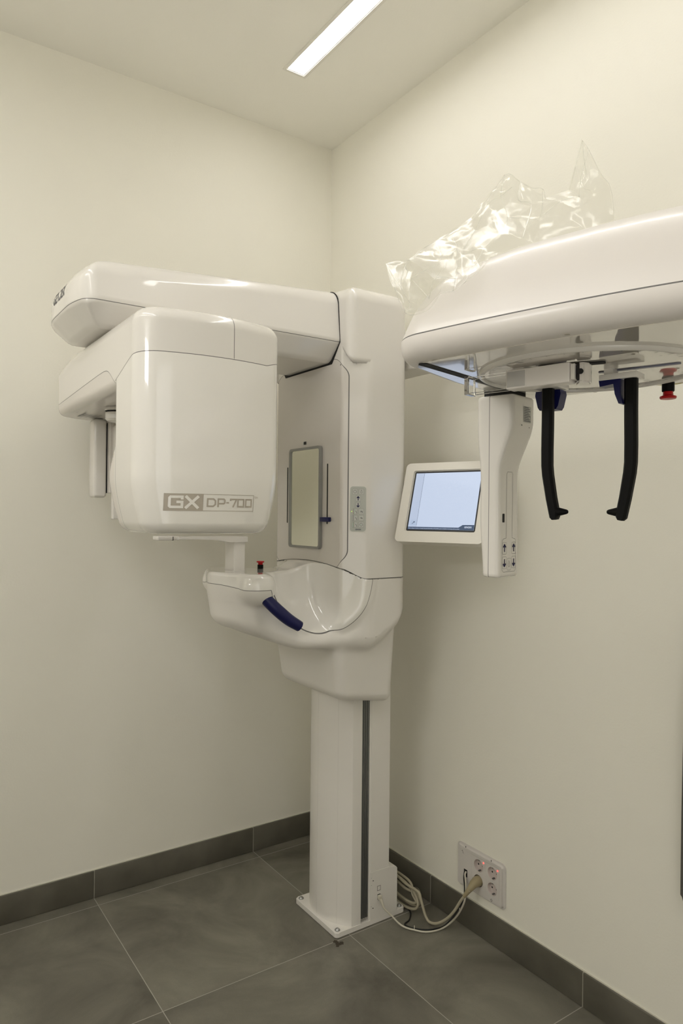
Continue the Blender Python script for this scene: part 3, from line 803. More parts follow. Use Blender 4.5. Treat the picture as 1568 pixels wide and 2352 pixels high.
# ---- touch screen
a = math.radians(19.5); tl = math.radians(17)
r_ = Vector((math.cos(a), math.sin(a), 0)); n_ = Vector((math.sin(a), -math.cos(a), 0))
u_ = Vector((0, 0, 1)) * math.cos(tl) - n_ * math.sin(tl)
SM = frame(Vector((.7825, -.28, 1.2213)), r_, u_)   # origin = lower left corner of the bezel
Wm, Hm = .284, .247
sw0, sw1, sh0, sh1 = .036, Wm - .034, .040, Hm - .031
bm = bmesh.new()
ring_prism(bm, rrect(Wm / 2, Hm / 2, Wm / 2, Hm / 2, .014), rrect((sw0 + sw1) / 2, (sh0 + sh1) / 2, (sw1 - sw0) / 2 + .007, (sh1 - sh0) / 2 + .007, .006), -.006, 0, SM)
prism(bm, rrect(Wm / 2, Hm / 2, Wm / 2, Hm / 2, .014), -.034, -.006, SM)
es = [e for e in bm.edges if e.is_manifold and e.calc_face_angle(0) > 1.2]
bmesh.ops.bevel(bm, geom=es, offset=.0035, segments=3, affect='EDGES', clamp_overlap=True)
MON = bm_obj('touch_screen', bm, M_bezel, ROOT, ang=35, label='cream framed touch screen tilted back')
def screen_mat(name, c, s=1.0): return mat(name, (0.01, .01, .012), .25, emit=c, es=s)
SC = [screen_mat('screen_blue', (.60, .69, .86), .92), screen_mat('screen_side', (.52, .60, .76), .92), screen_mat('screen_line', (.13, .16, .24), 1), screen_mat('screen_bar', (.05, .08, .14), 1), screen_mat('screen_white', (.75, .82, .95), 1), mat('screen_edge', (.03, .03, .03), .4), screen_mat('screen_key', (.47, .57, .74), .9)]
DM = SM @ Matrix.Translation((0, 0, -.0058))
pr = Print()
pr.poly(rrect((sw0 + sw1) / 2, (sh0 + sh1) / 2, (sw1 - sw0) / 2 + .005, (sh1 - sh0) / 2 + .005, .005), 0)
pr.M[-1] = 0
pr.grid(sw0 + .028, sw1, sh0, sh1, 1, .05); pr.grid(sw0, sw0 + .028, sh0, sh1, 2, .05)
pr.line([(sw0 + .028, sh0 + .012), (sw0 + .028, sh1)], .0009, 3)
pr.poly([(sw0, sh0), (sw1, sh0), (sw1, sh0 + .016), (sw1 - .036, sh0 + .0155), (sw1 - .048, sh0 + .0075), (sw0, sh0 + .0075)], 4)
pr.poly(rrect(sw0 + .0165, sh0 + .020, .0105, .008, .0025, 3), 7)
pr.line([(sw0 + .0125, sh0 + .016), (sw0 + .018, sh0 + .0215)], .0018, 8); pr.disc((sw0 + .0188, sh0 + .0222), .0026, 8, 10)
pr.text('GENDEX', sw1 - .030, sh0 + .0065, .0068, 5, .85, .0001)
pr.text('Pulse cualquier bot\u00f3n en el panel de posicionamiento del paciente para completar el arranque de la unidad', sw0 + .002, sh0 + .0020, .0038, 5, 1.02)
pr.build('display', DM, [SC[5], SC[0], SC[1], SC[2], SC[3], SC[4], SC[5], SC[6], SC[2]], MON, label='lit pale blue display')
bm = bmesh.new()
c0 = SM @ Vector((Wm / 2, Hm / 2, -.034)); tube(bm, [c0, c0 - n_ * .03, Vector((.84, -.165, 1.34)), Vector((.775, -.185, 1.34)), Vector((.72, -.225, 1.34))], .012, 16)
bm_obj('screen_bracket', bm, M_white2, MON, ang=40)

# ---- cephalometric arm
bm = bmesh.new(); bx(bm, .60, 1.80, -.200, -.100, 1.750, 1.838, bev=.010)
CARM = bm_obj('ceph_arm', bm, M_white2, ROOT, ang=35, label='horizontal cephalometric arm behind the column')

# ---- cephalometric head, local frame (u, v, z)
C0 = np.array([1.8247, -.7817]); th = math.radians(13.5)
UU = np.array([math.cos(th), math.sin(th)]); VV = np.array([-UU[1], UU[0]])
PM = Matrix(((UU[0], VV[0], 0, C0[0]), (UU[1], VV[1], 0, C0[1]), (0, 0, 1, 0), (0, 0, 0, 1)))
def xf(P, vec=False):
    xy = P[:, :1] * UU + P[:, 1:2] * VV
    if not vec: xy = xy + C0
    return np.concatenate([xy, P[:, 2:3]], 1)
bm = bmesh.new(); prism(bm, [(.15, 1.53), (.15, 1.60), (.30, 1.625), (.575, 1.80), (.575, 1.745), (.30, 1.55)], -.02, .09, PM @ frame((0, 0, 0), (0, 1, 0), (0, 0, 1))); bm_obj('ceph_link', bm, M_white2, CARM, ang=35)
def f_pod(u, v, z):
    up = np.maximum(z - 1.53, 0); um = u - .03
    fr = -(v + .216) + .38 * up + .9 * up ** 2 + np.where(um > 0, .42, .22) * um ** 2
    bk = v - .192 + .3 * up
    lf = -(u + .209) + .28 * up + .13 * np.maximum(-v - .03, 0) + .25 * np.maximum(v, 0) ** 2
    rt = u - .265 + .28 * up
    p = ri(.050, fr, bk, lf, rt)
    zt = 1.668 - .7 * np.maximum(-.0 - u, 0) ** 2 - .35 * np.maximum(u - .05, 0) ** 2 - 2.35 * np.maximum(-v - .02, 0) ** 2 - .3 * np.maximum(v, 0) ** 2
    d = ri(.030, p, z - zt)
    d = ri(.024, d, 1.5 - z)
    return d
g_pm = lambda u, v, z: z - 1.531
g_pb = lambda u, v, z: z - 1.5035
V, F, st, C = sdf_body(f_pod, (-.23, -.25, 1.49), (.28, .21, 1.69), .005, (g_pm,), .0009)
C = V[F].mean(1)
POD = emit_part('ceph_head', f_pod, V, F, g_pm(*C.T) > -.0009, st, [M_pod, M_seam], ROOT, xf, label='upper cover of the cephalometric head')
PODL = emit_part('ceph_lower_cover', f_pod, V, F, g_pm(*C.T) <= -.0009, st, [M_pod, M_seam], ROOT, xf)
ang_ = np.linspace(0, 2 * PI, 160, endpoint=False); a_, b_ = np.zeros(160), np.full(160, .6)
for _ in range(30):
    m_ = (a_ + b_) / 2; ins = f_pod(.03 + m_ * np.cos(ang_), -.01 + m_ * np.sin(ang_), np.full(160, 1.5270)) < -.0238
    a_ = np.where(ins, m_, a_); b_ = np.where(ins, b_, m_)
bm = bmesh.new(); prism(bm, [(.03 + (r - .001) * math.cos(t), -.01 + (r - .001) * math.sin(t)) for r, t in zip(a_, ang_)], 1.4992, 1.5015, PM)
UND = bm_obj('ceph_underside', bm, M_under, ROOT, ang=30, label='mirror-glossy underside')
bm = bmesh.new(); prism(bm, [(u - .03 * v, v - .035 + 0) for u, v in rrect(-.152, 0, .0064, .1495, .006)], 1.4984, 1.4994, PM); bm_obj('slot_track', bm, M_dark, UND, label='black slot')
bm = bmesh.new(); prism(bm, [(u - .03 * v, v - .035 + 0) for u, v in rrect(-.152, 0, .0082, .1515, .0075)], 1.4992, 1.5000, PM)
bmesh.ops.delete(bm, geom=bm.faces[:], context='FACES'); bm.free()
# dial
bm = bmesh.new(); lathe(bm, [(0, 1.4975), (.1385, 1.4975), (.1385, 1.501)], PM, 96); DIAL = bm_obj('dial_disc', bm, M_under, ROOT, ang=30)
bm = bmesh.new(); lathe(bm, [(.1395, 1.5005), (.1395, 1.4955), (.1405, 1.4942), (.1435, 1.4938), (.146, 1.4950), (.1475, 1.4998)], PM, 120); bm_obj('dial_rim', bm, M_white, DIAL, smooth=True)
DN = PM @ frame((0, 0, 1.4974), (1, 0, 0), (0, -1, 0))
pr = Print()
for k in range(72):
    an = 2 * PI * k / 72; r1 = .1335; r0 = r1 - (.0095 if k % 2 == 0 else .0055)
    pr.line([(r0 * math.cos(an), r0 * math.sin(an)), (r1 * math.cos(an), r1 * math.sin(an))], .0012, 0, step=.02)
for k in range(0, 72, 18):
    an = 2 * PI * k / 72 + .35; pr.text(str(k * 5), .118 * math.cos(an) - .004, .118 * math.sin(an), .006, 0)
pr.build('dial_scale', DN, [M_greyink], DIAL, label='fine black degree marks')
bm = bmesh.new(); MS = PM @ Matrix.Translation((.062, .014, 0)) @ Matrix.Rotation(.06, 4, 'Z'); prism(bm, rrect(0, 0, .052, .0040, .0039), 1.4962, 1.4985, MS); bm_obj('dial_slot', bm, M_skin, DIAL)
pr = Print()
for u, v in ((.085, -.07), (.10, .05), (.03, .10), (-.02, .12)): pr.disc((u, -v), .0024, 0)
for u, v in ((.0, .115), (.012, .112), (.04, .118), (-.10, .02)): pr.disc((u, -v), .0009, 0, 6)
pr.each('dial_mark', DN, [M_taupe], DIAL)
pr = Print()
for u, v in ((-.125, -.185), (.06, -.20), (.185, -.10), (-.06, .17), (.15, .17)): pr.disc((u, -v), .0032, 0)
pr.each('screw_cap', PM @ frame((0, 0, 1.4999), (1, 0, 0), (0, -1, 0)), [M_taupe], UND)
cs = xf(np.array([[.055, .158, 0]]))[0]
estop(cs[0], cs[1], 1.4998, -1, '', UND, .92)
# ear rods
def wedge_path(bm, P, hu, hv):
    """box section swept along (u,z) path, local frame, v centre included"""
    rings = []
    for i, (u, v, z) in enumerate(P):
        a, b = P[max(i - 1, 0)], P[min(i + 1, len(P) - 1)]
        t = Vector((b[0] - a[0], 0, b[2] - a[2])).normalized(); n = Vector((-t.z, 0, t.x))
        c = Vector((u, v, z)); w_ = hu[i] if isinstance(hu, list) else hu
        ring = []
        for su, sv in ((1, .45), (.62, 1), (-.62, 1), (-1, .45), (-1, -.45), (-.62, -1), (.62, -1), (1, -.45)):
            ring.append(bm.verts.new(PM @ (c + n * su * w_ + Vector((0, sv * hv, 0)))))
        rings.append(ring)
    for A, B in zip(rings, rings[1:]):
        for k in range(8): bm.faces.new((A[k], A[(k + 1) % 8], B[(k + 1) % 8], B[k]))
    bm.faces.new(rings[0][::-1]); bm.faces.new(rings[-1])
for s in (-1, 1):
    bm = bmesh.new()
    P = [(s * .058, 0, 1.487), (s * .058, 0, 1.44), (s * .0585, 0, 1.395), (s * .0583, 0, 1.372), (s * .057, 0, 1.358), (s * .0515, 0, 1.325), (s * .0475, 0, 1.306), (s * .0465, 0, 1.299), (s * .0458, 0, 1.2955)]
    wedge_path(bm, P, [.0080, .0080, .0080, .0079, .0078, .0074, .0072, .0066, .0035], .0072)
    o = bm_obj('ear_rod_arm', bm, M_black, ROOT, ang=25, label='long black ear rod arm, %s' % ('nearer the keypad housing' if s < 0 else 'nearer the emergency stop'))
    bm = bmesh.new()
    ax = PM @ (frame((.043, 0, 1.3065), (0, 0, 1), (0, 1, 0)) if s > 0 else frame((-.043, 0, 1.3065), (0, 1, 0), (0, 0, 1)))
    lathe(bm, [(0, -.008), (.0072, -.008), (.0072, .0), (.0062, .002), (.0033, .0135), (.0022, .0155), (0, .0162)], ax, 20)
    bm_obj('ear_plug', bm, M_black, o, smooth=True, ang=50)
    bm = bmesh.new()
    if s < 0:
        prism(bm, [(u - .0635, z + 1.4655) for u, z in ((-.0185, .015), (.0185, .015), (.0195, .009), (.0155, -.008), (.0125, -.0125), (-.0125, -.0125), (-.0155, -.008), (-.0195, .009))], -.030, -.010, PM @ frame((0, 0, 0), (1, 0, 0), (0, 0, 1)))
        bm_obj('rod_clamp', bm, M_blue, o, ang=30, label='navy blue clamp')
        bm = bmesh.new(); bx(bm, -.077, -.039, -.012, .028, 1.481, 1.4975, bev=.002, M=PM); bm_obj('rod_carrier', bm, M_white, o, ang=30)
    else:
        prism(bm, [(.047, 1.482), (.047, 1.462), (.0505, 1.448), (.045, 1.449), (.040, 1.462), (.038, 1.4755), (.020, 1.4735), (.0185, 1.482)], -.008, .010, PM @ frame((0, 0, 0), (1, 0, 0), (0, 0, 1)))
        bm_obj('rod_clamp', bm, M_blue, o, ang=30, label='navy blue clamp')
        bm = bmesh.new(); bx(bm, .019, .0680, -.0105, .020, 1.4815, 1.4895, bev=.0008, M=PM); bx(bm, .024, .036, -.006, .012, 1.489, 1.498, M=PM); bm_obj('rod_carrier', bm, M_white, o, ang=30)
# nasion support
V0 = -.092
bm = bmesh.new(); bx(bm, -.0745, .0135, V0, V0 + .022, 1.4690, 1.4945, bev=.0018, M=PM)
NAS = bm_obj('nasion_support', bm, M_pod, ROOT, ang=30, label='white rectangular nasion support block')
bm = bmesh.new(); bx(bm, -.0725, -.0465, V0 - .0006, V0 + .002, 1.4715, 1.4920, bev=.0005, M=PM); bm_obj('frosted_end', bm, M_window, NAS, ang=30)
bm = bmesh.new(); bx(bm, .0140, .0195, V0 + .003, V0 + .019, 1.4725, 1.4925, bev=.001, M=PM); bm_obj('knuckle', bm, M_white, NAS)
bm = bmesh.new(); bx(bm, .0195, .024, V0 + .006, V0 + .024, 1.471, 1.493, bev=.003, M=PM); bm_obj('hinge', bm, M_dark, NAS, ang=30)
bm = bmesh.new()
prism(bm, [(.022, V0 + .008), (.0285, V0 + .009), (.0335, V0 + .020), (.0285, -.056), (.010, -.060), (.012, V0 + .022)], 1.4685, 1.4940, PM); bmesh.ops.bevel(bm, geom=bm.edges[:], offset=.002, segments=2, affect='EDGES')
bm_obj('nasion_arm', bm, M_front, NAS, ang=30)
bm = bmesh.new(); lathe(bm, [(0, 0), (.0035, 0), (.0035, .0015), (0, .0015)], PM @ frame((.0258, V0 + .0075, 1.482), (1, .15, 0), (0, 0, 1)), 20); bm_obj('pivot_hole', bm, M_dark, NAS)
bm = bmesh.new(); prism(bm, rrect(-.012, -.060, .042, .006, .005), 1.4955, 1.4972, PM @ Matrix.Rotation(.25, 4, 'Z')); bm_obj('nasion_slot', bm, M_dark, DIAL)
# clear acrylic rail
bm = bmesh.new()
bx(bm, -.135, -.0735, V0 + .001, V0 + .0035, 1.4705, 1.4930, bev=.0004, seg=1, M=PM)
bx(bm, -.140, -.1325, V0 + .001, V0 + .020, 1.4690, 1.4945, bev=.0006, seg=1, M=PM)
bx(bm, -.1325, -.0735, V0 + .0175, V0 + .020, 1.4705, 1.4930, bev=.0004, seg=1, M=PM)
bm_obj('acrylic_rail', bm, M_acryl, NAS, label='clear acrylic rail')
# hanging collimator with keypad
def f_col(u, v, z):
    t = sstep(1.365, 1.455, z)
    rt = u + .166 - .024 * t
    lf = -(u + .2045) + .006 * sstep(1.30, 1.19, z) - .006 * sstep(1.36, 1.44, z)
    q = ri(.008, rt, -(v - .054) , v - .122 - .006 * t); q = ri(.014, q, lf)
    return ri(.004, q, z - 1.492, 1.2015 - z - .02 * (u + .18))
g_cs = lambda u, v, z: np.where(v < .075, u + .1835, 1.)
V, F, st, C = sdf_body(f_col, (-.23, .03, 1.19), (-.12, .14, 1.50), .0036, (g_cs,), .0005)
COLL = emit_part('collimator', f_col, V, F, np.ones(len(F), bool), st, [M_white, M_seam], ROOT, xf, label='hanging white collimator with up and down keys')
bm = bmesh.new(); bx(bm, -.198, -.152, .062, .114, 1.4905, 1.503, M=PM); bm_obj('neck', bm, M_dark, COLL)
KU = PM @ frame((-.1659, .088, 1.23), (0, 1, 0), (0, 0, 1))
pr = Print()
pr.line([(-.022, .030), (-.0225, -.016), (-.018, -.020), (.018, -.020), (.0225, -.016), (.022, .030)], .0005, 0)
pr.line([(-.022, .030), (-.019, .033), (-.009, .0345), (-.009, .137), (-.006, .141), (.008, .141), (.011, .137), (.010, .0345), (.019, .033), (.022, .030)], .0005, 0)
pr.arrow((-.0145, .018), .0115, 1, 1); pr.arrow((-.0145, -.005), .0115, 1, -1); pr.arrow((.0155, .018), .0115, 1, 1); pr.arrow((.0155, -.005), .0115, 1, -1)
for x, y in ((-.0145, .018), (-.0145, -.005), (.0155, .018), (.0155, -.005), (.0005, -.008)): pr.line(rrect(x, y, .0065, .0095, .002, 3), .00035, 0, closed=True)
pr.line([(.0005 + a, -.008 + b) for a, b in ((0, .006), (.0012, .003), (.0026, -.002), (0, -.0045), (-.0026, -.002), (-.0012, .003))], .0006, 0, closed=True)
pr.build('keypad_print', KU, [M_greyink, M_navyink], COLL, label='up and down arrow keys')
bm = bmesh.new(); prism(bm, rrect(-.0185, .0665, .0030, .0070, .0012), 0, .0006, KU); bm_obj('infrared_window', bm, M_dark, COLL)
KL = PM @ frame((-.1419, .088, 1.463), (0, 1, 0), (0, 0, 1))
pr = Print(); pr.poly(rrect(.012, 0, .0125, .0130, .0008, 2), 0)
for i in range(9): pr.line([(.0015, .0110 - i * .0027), (.0015 + .003 * (5 + (i * 7) % 3), .0110 - i * .0027)], .0011, 1, step=.0022)
pr.line([(.0225, -.012), (.0225, -.003)], .0004, 1)
pr.disc((-.006, -.0185), .0011, 1, 10); pr.disc((.0185, -.0205), .0011, 1, 10)
pr.build('rating_plate', KL, [M_label, M_greyink], COLL, label='grey rating label with small dark print')

# ================================================================== PLASTIC BAG
BAG = BAGV = None
def bag():
    # outline and inner fold points: (u, v, z) in the frame of the ceph head
    L = BAG_PTS
    P2 = [Vector((p[0], p[1])) for p in L]
    V_, E_, F_, *_r = delaunay_2d_cdt(P2, [(i, (i + 1) % NB) for i in range(NB)], [], 1, 1e-5)
    def lookup(q):
        d = [(q.x - p[0]) ** 2 + (q.y - p[1]) ** 2 for p in L]; return L[int(np.argmin(d))][2:]
    W = [lookup(q) for q in V_]
    return W, F_
# two-layer crumpled film; first NB entries run round the silhouette (pattern x, pattern y, u, v, z)
BAG_PTS = [
    (0.888, -0.607, -0.2572, -0.12, 1.672), (0.94, -0.597, -0.223, -0.11, 1.6732), (0.965, -0.575, -0.2252, -0.08, 1.6964), (1.0, -0.555, -0.2117, -0.06, 1.7119),
    (1.06, -0.52, -0.1914, -0.02, 1.7419), (1.085, -0.5, -0.1785, -0.01, 1.7548), (1.14, -0.428, -0.1378, -0.01, 1.7903), (1.158, -0.402, -0.1249, -0.01, 1.8031),
    (1.172, -0.4, -0.115, -0.01, 1.8013), (1.195, -0.418, -0.104, 0.0, 1.7899), (1.222, -0.432, -0.0853, 0.0, 1.7753), (1.246, -0.434, -0.069, 0.0, 1.7691),
    (1.252, -0.455, -0.0649, 0.0, 1.7548), (1.308, -0.438, -0.0376, 0.02, 1.7641), (1.322, -0.38, -0.0333, 0.03, 1.8025), (1.337, -0.323, -0.0239, 0.03, 1.8348),
    (1.352, -0.345, -0.0143, 0.03, 1.8179), (1.38, -0.4, 0.0034, 0.03, 1.7784), (1.402, -0.432, 0.0209, 0.02, 1.7501), (1.412, -0.506, 0.0348, 0.0, 1.6957),
    (1.35, -0.53, 0.0191, -0.05, 1.6706), (1.24, -0.556, -0.0276, -0.09, 1.6559), (1.16, -0.585, -0.0612, -0.12, 1.6392), (1.115, -0.604, -0.0724, -0.15, 1.6228),
    (1.105, -0.618, -0.0607, -0.18, 1.6044), (1.065, -0.65, -0.0634, -0.215, 1.579), (1.04, -0.668, -0.0722, -0.225, 1.569), (1.012, -0.674, -0.0863, -0.23, 1.5675),
    (1.0, -0.69, -0.0903, -0.235, 1.5587), (0.978, -0.714, -0.1007, -0.24, 1.5469), (0.932, -0.72, -0.1383, -0.23, 1.5529), (0.905, -0.66, -0.1884, -0.19, 1.6061),
    (0.93, -0.612, -0.2007, -0.15, 1.6478), (0.92, -0.66, -0.1698, -0.2, 1.5997), (0.94, -0.695, -0.1479, -0.21, 1.5731), (0.945, -0.64, -0.2039, -0.13, 1.6365),
    (0.985, -0.685, -0.0964, -0.24, 1.5614), (1.0, -0.64, -0.1009, -0.22, 1.5911), (1.01, -0.6, -0.1559, -0.13, 1.6501), (1.05, -0.57, -0.1473, -0.1, 1.6746),
    (1.045, -0.64, -0.0725, -0.22, 1.5849), (1.06, -0.585, -0.1019, -0.16, 1.6377), (1.11, -0.568, -0.0817, -0.14, 1.6481), (1.04, -0.545, -0.1874, -0.05, 1.7152),
    (1.09, -0.53, -0.1439, -0.06, 1.7104), (1.12, -0.47, -0.1346, -0.04, 1.7521), (1.15, -0.45, -0.1191, -0.03, 1.7637), (1.175, -0.43, -0.0908, -0.05, 1.7606),
    (1.19, -0.46, -0.0753, -0.06, 1.7344), (1.165, -0.5, -0.0862, -0.07, 1.7102), (1.2, -0.5, -0.0737, -0.05, 1.7131), (1.22, -0.47, -0.0711, -0.03, 1.7372),
    (1.24, -0.5, -0.0528, -0.04, 1.7106), (1.25, -0.475, -0.0465, -0.04, 1.7238), (1.29, -0.46, -0.0122, -0.06, 1.7159), (1.33, -0.452, 0.0071, -0.05, 1.7182),
    (1.29, -0.5, -0.0167, -0.05, 1.6974), (1.335, -0.48, -0.0028, -0.02, 1.715), (1.345, -0.4, -0.0014, -0.01, 1.7652), (1.34, -0.36, -0.009, 0.0, 1.7953),
    (1.332, -0.42, -0.0006, -0.03, 1.746), (1.36, -0.44, 0.012, -0.02, 1.734), (1.38, -0.48, 0.0199, -0.01, 1.7118), (1.15, -0.54, -0.0678, -0.12, 1.6663),
    (1.2, -0.545, -0.0419, -0.11, 1.6598)]
NB = 32
if NB:
    W, F_ = bag(); bm = bmesh.new()
    P_ = [Vector(b[2:]) for b in BAG_PTS]
    def glint_fold(path, r):  # thin tubes along edges and folds, added to draw bright highlight lines
        Q = [P_[i] for i in path]; n0 = len(bm.verts)
        tube(hb, catmull([tuple(q) for q in Q], 4) if len(Q) > 2 else Q, r, 6, mi=1)
    hb = bmesh.new()
    glint_fold([0, 1, 2, 3, 4, 5, 6, 7], .0007); glint_fold([7, 8, 9, 10, 11, 12], .0006); glint_fold([13, 14, 15], .0007); glint_fold([15, 16, 17, 18, 19], .0006)
    glint_fold([23, 24, 25, 26, 27, 28, 29, 30, 31, 0], .0007)
    for path in ([0, 33, 34], [1, 32, 33, 34, 30], [32, 35, 36], [3, 38, 35, 34], [37, 39, 40, 26], [4, 43, 39, 40], [44, 41, 42, 25], [7, 46, 49, 63], [9, 48, 51, 64], [11, 52, 50, 49], [13, 55, 54, 52], [15, 59, 58, 60, 55], [16, 60, 61], [36, 37, 40], [44, 45, 46, 47]):
        glint_fold(path, .0005)
    for layer in (0, 1):
        vs = []
        for i, p in enumerate(W):
            edge = any(abs(p[0] - b[2]) < 1e-9 and abs(p[2] - b[4]) < 1e-9 for b in BAG_PTS[:NB])
            off = 0 if edge or layer == 0 else .022
            if layer and not edge:
                off += .016 * noise.noise(Vector((p[0] * 40, p[2] * 40, 3.1)))
            q = Vector((p[0], p[1] + off, p[2]))
            if layer and not edge: q += Vector((.012 * noise.noise(q * 33), 0, .012 * noise.noise(q * 29 + Vector((5, 5, 5)))))
            vs.append(bm.verts.new(q))
        for f in F_:
            try: bm.faces.new([vs[i] for i in f])
            except ValueError: pass
    bmesh.ops.remove_doubles(bm, verts=bm.verts, dist=1e-6)
    bmesh.ops.triangulate(bm, faces=bm.faces)
    for it in range(3):
        bmesh.ops.subdivide_edges(bm, edges=bm.edges[:], cuts=1, use_grid_fill=True)
        amp = (.0034, .0014, .0004)[it]; fq = (26, 60, 120)[it]
        for v in bm.verts:
            n = noise.noise_vector(v.co * fq); q = 1 - 2.2 * abs(noise.noise(v.co * fq * .8 + Vector((7, 3, 1))))
            v.co += (Vector((n.x * .6, n.y * .5, n.z * .6)) + Vector((0, -q, .3 * q))) * amp
    bmesh.ops.triangulate(bm, faces=bm.faces)
    me_ = bpy.data.meshes.new('glint_fold'); hb.to_mesh(me_); hb.free(); bm.from_mesh(me_); bpy.data.meshes.remove(me_)
    for v in bm.verts:   # keep the film outside the housing
        c = np.array([[v.co.x, v.co.y, v.co.z]]); d = float(f_pod(c[:, 0], c[:, 1], c[:, 2])[0])
        if d < .0015:
            g = grad(f_pod, c)[0]; g /= np.linalg.norm(g) + 1e-9
            if v.co.z > 1.5: v.co += Vector(g * (.0015 - d))
        v.co = PM @ v.co
    o = bm_obj('plastic_bag', bm, [M_film, M_glint], ang=22)
    tag(o, 'clear crumpled plastic bag draped over the top of the cephalometric head', 'plastic bag')

# ================================================================== SOCKETS AND CABLES
WS = frame((0, 0, 0), (1, 0, 0), (0, 0, 1))     # s=x, t=z, normal -> -y
t = empty('wall_socket', (.88, 0, .19), 'white framed wall plate with four round power sockets and a data outlet', 'wall socket')
bm = bmesh.new(); ring_prism(bm, rrect(.8795, .1905, .1010, .0680, .014, 8), rrect(.8785, .1950, .0845, .0475, .003, 8), .0005, .011, WS)
es = [e for e in bm.edges if all(abs(v.co.y + .011) < 1e-6 and (abs(v.co.x - .8795) > .0865 or abs(v.co.z - .1905) > .0535) for v in e.verts)]
bmesh.ops.bevel(bm, geom=es, offset=.008, segments=5, affect='EDGES')
FR = bm_obj('frame_plate', bm, M_socket, t, ang=50)
bm = bmesh.new(); prism(bm, rrect(.8210, .1950, .0268, .0472, .001, 2), .0005, .0118, WS); DP = bm_obj('data_outlet', bm, M_socket, t, ang=40)
for dz in (0, .012):
    bm = bmesh.new(); prism(bm, rrect(.822, .2115 + dz, .0075, .0007, .0003, 2), .0116, .0124, WS); bm_obj('outlet_shutter', bm, M_socket, DP)
bm = bmesh.new(); prism(bm, rrect(.8225, .1725, .0075, .0115, .001, 2), .0117, .0121, WS); bm_obj('cable_opening', bm, M_dark, DP, label='black cable opening')
pr = Print()
for x, z in ((.822, .2545), (.930, .2545)): pr.poly(rrect(x, z, .0014, .0026, .0006, 2), 0)
pr.circ((.932, .1365), .0032, .0011, 0, 12)
pr.each('screw', frame((0, -.0111, 0), (1, 0, 0), (0, 0, 1)), [M_dark], t)
pr = Print(); pr.line([(.8050, .2365), (.8080, .2385), (.8100, .2335), (.8130, .2305)], .0014, 0); pr.build('network_symbol', frame((0, -.0118, 0), (1, 0, 0), (0, 0, 1)), [M_dark], DP)
def module(x, z, hx, hz):
    angs = sorted([2 * PI * i / 40 for i in range(40)] + [math.atan2(b * hz, a * hx) % (2 * PI) for a in (1, -1) for b in (1, -1)])
    o = []; c = []
    for a in angs:
        cx, cz = math.cos(a), math.sin(a); m = max(abs(cx) / hx, abs(cz) / hz)
        o.append((x + cx / m, z + cz / m)); c.append((x + .0190 * cx, z + .0190 * cz))
    bm = bmesh.new(); ring_prism(bm, o, c, .0018, .0118, WS); return bm
for x, hx, z, led in ((.8775, .0295, .2185, 1), (.8775, .0295, .1715, 0), (.9350, .0278, .2185, 1), (.9350, .0278, .1715, 0)):
    o = bm_obj('power_socket', module(x, z, hx, .0234), M_socket, t)
    M = frame((x, 0, z), (1, 0, 0), (0, 0, 1))
    bm = bmesh.new(); lathe(bm, [(.0191, .0120), (.0187, .0123), (.0181, .0118), (.0176, .0016), (0, .0016)], M, 40)
    bm_obj('socket_well', bm, M_socket2, o, ang=40)
    for dx in (-.0090, .0090):
        bm = bmesh.new(); lathe(bm, [(0, .0020), (.0029, .0020)], M @ Matrix.Translation((dx, -.001, 0)), 16); bm_obj('contact_hole', bm, M_dark, o)
    for dz in (-.0160, .0160):
        bm = bmesh.new(); bx(bm, -.0022, .0022, dz - .0013, dz + .0013, .0017, .0105, M=M); bm_obj('earth_clip', bm, M_rail, o)
    if led:
        bm = bmesh.new(); lathe(bm, [(.0024, .0118), (.0021, .0130), (0, .0136)], M @ Matrix.Translation((.0215, .0165, 0)), 14); bm_obj('indicator_light', bm, M_ledr, o, label='glowing red indicator')
# plug and power cord
PX, PZ = .8775, .1715
loops = [(PX + .004, -.052, .1560), (.866, -.058, .134), (.853, -.064, .112), (.836, -.072, .078), (.812, -.082, .045), (.782, -.092, .020), (.752, -.096, .010), (.734, -.098, .020), (.722, -.100, .045), (.712, -.101, .068), (.698, -.100, .084)]
for k in range(4):
    b = (.041, .031, .020, .036)[k]; ry = (-.100, -.088, -.096, -.078)[k]; a_ = (.098, .092, .084, .094)[k]
    for i in range(12):
        an = 1.15 + 2 * PI * i / 12
        if k == 3 and i > 5: break
        loops.append((.600 + a_ * math.cos(an), ry - .006 * math.sin(an * .5), .052 + b * math.sin(an) - .10 * a_ * math.cos(an)))
bm = bmesh.new(); tube(bm, catmull(loops, 5), .0043, 12)
o = bm_obj('power_cord', bm, M_cable, smooth=True); tag(o, 'thick beige power cord coiled behind the column base and plugged into the wall', 'power cord')
bm = bmesh.new()
PL = [(PX, -.008, PZ), (PX, -.022, PZ - .001), (PX + .0005, -.034, PZ - .004), (PX + .002, -.046, PZ - .011), (PX - .0035, -.054, PZ - .023), (PX - .013, -.059, PZ - .040)]
tube(bm, PL, [.0160, .0155, .0128, .0098, .0075, .0055], 20)
pl = bm_obj('plug', bm, M_plug, o, ang=50, label='beige angled plug')
bm = bmesh.new(); tube(bm, [(.679, -.094, .075), (.681, -.094, .0765)], [.0175, .0175], 16, cap=False); 
for v in bm.verts: v.co.z = .070 + (v.co.z - .0757) * 1.0
bm_obj('cable_tie', bm, M_cable2, o)
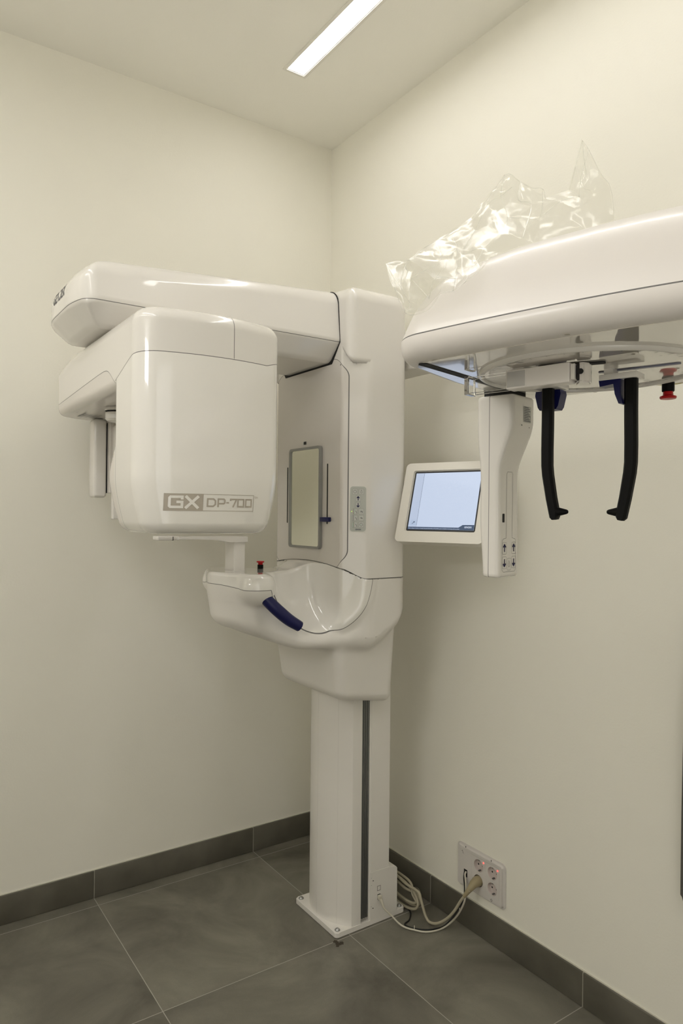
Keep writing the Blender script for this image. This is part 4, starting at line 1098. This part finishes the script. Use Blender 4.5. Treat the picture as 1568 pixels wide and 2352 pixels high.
# data cable
DC = [(.6505, -.2215, .0815), (.672, -.219, .056), (.685, -.197, .030), (.704, -.186, .014), (.7227, -.1745, .0055), (.7475, -.158, .004), (.774, -.137, .004), (.788, -.104, .004), (.792, -.072, .006), (.809, -.052, .029), (.832, -.046, .064), (.843, -.037, .098), (.8435, -.031, .127), (.836, -.024, .150), (.8260, -.018, .170), (.8245, -.0115, .178)]
bm = bmesh.new(); tube(bm, catmull(DC, 8), .0028, 10)
o = bm_obj('network_cable', bm, M_cable2, smooth=True); tag(o, 'thin pale network cable looping from the column port to the wall plate', 'network cable')
bm = bmesh.new(); bx(bm, .6482, .660, -.2275, -.2165, .0765, .0885, bev=.001); tube(bm, [(.659, -.2215, .0800), (.670, -.2195, .0590)], [.0052, .0034], 12); bm_obj('connector', bm, M_cable2, o, ang=40)
for c in (5, 10):
    bm = bmesh.new(); p = DC[c]; tube(bm, [(p[0], p[1], p[2]), (p[0] - .006, p[1] + .006, p[2] + .009)], .0012, 6); bm_obj('cable_tie', bm, M_cable2, o)
BC = [(.615, -.100, .003), (.640, -.0955, .003), (.662, -.102, .003), (.680, -.116, .003), (.697, -.137, .003), (.704, -.160, .0025), (.722, -.160, .0025), (.747, -.145, .0025), (.768, -.120, .0025), (.778, -.096, .0025), (.786, -.070, .006), (.800, -.047, .031), (.820, -.037, .068), (.830, -.027, .100), (.828, -.021, .130), (.8205, -.017, .155), (.8190, -.0145, .170), (.8190, -.0115, .179)]
bm = bmesh.new(); tube(bm, catmull(BC, 8), .0022, 8)
o = bm_obj('black_cable', bm, M_cabled, smooth=True); tag(o, 'thin black cable running beside the pale network cable', 'cable')
# grey object at the right border
bm = bmesh.new()
PP = [(1.5335 + .06 - .06 * math.cos(a), .430 - .05 * math.sin(a)) for a in np.linspace(0, PI / 2, 10)]
PP = PP + [(1.78, .38), (1.78, 1.10), (1.575, 1.10), (1.556, 1.06), (1.5378, .83), (1.5345, .62)]
prism(bm, PP[::1], .001, .030, WS)
es = [e for e in bm.edges if all(abs(v.co.y + .030) < 1e-6 for v in e.verts)]
bmesh.ops.bevel(bm, geom=es, offset=.006, segments=4, affect='EDGES')
o = bm_obj('wall_panel', bm, M_grey, ang=50); tag(o, 'dark grey rounded panel on the wall, only its edge showing at the right border', 'panel')
#END
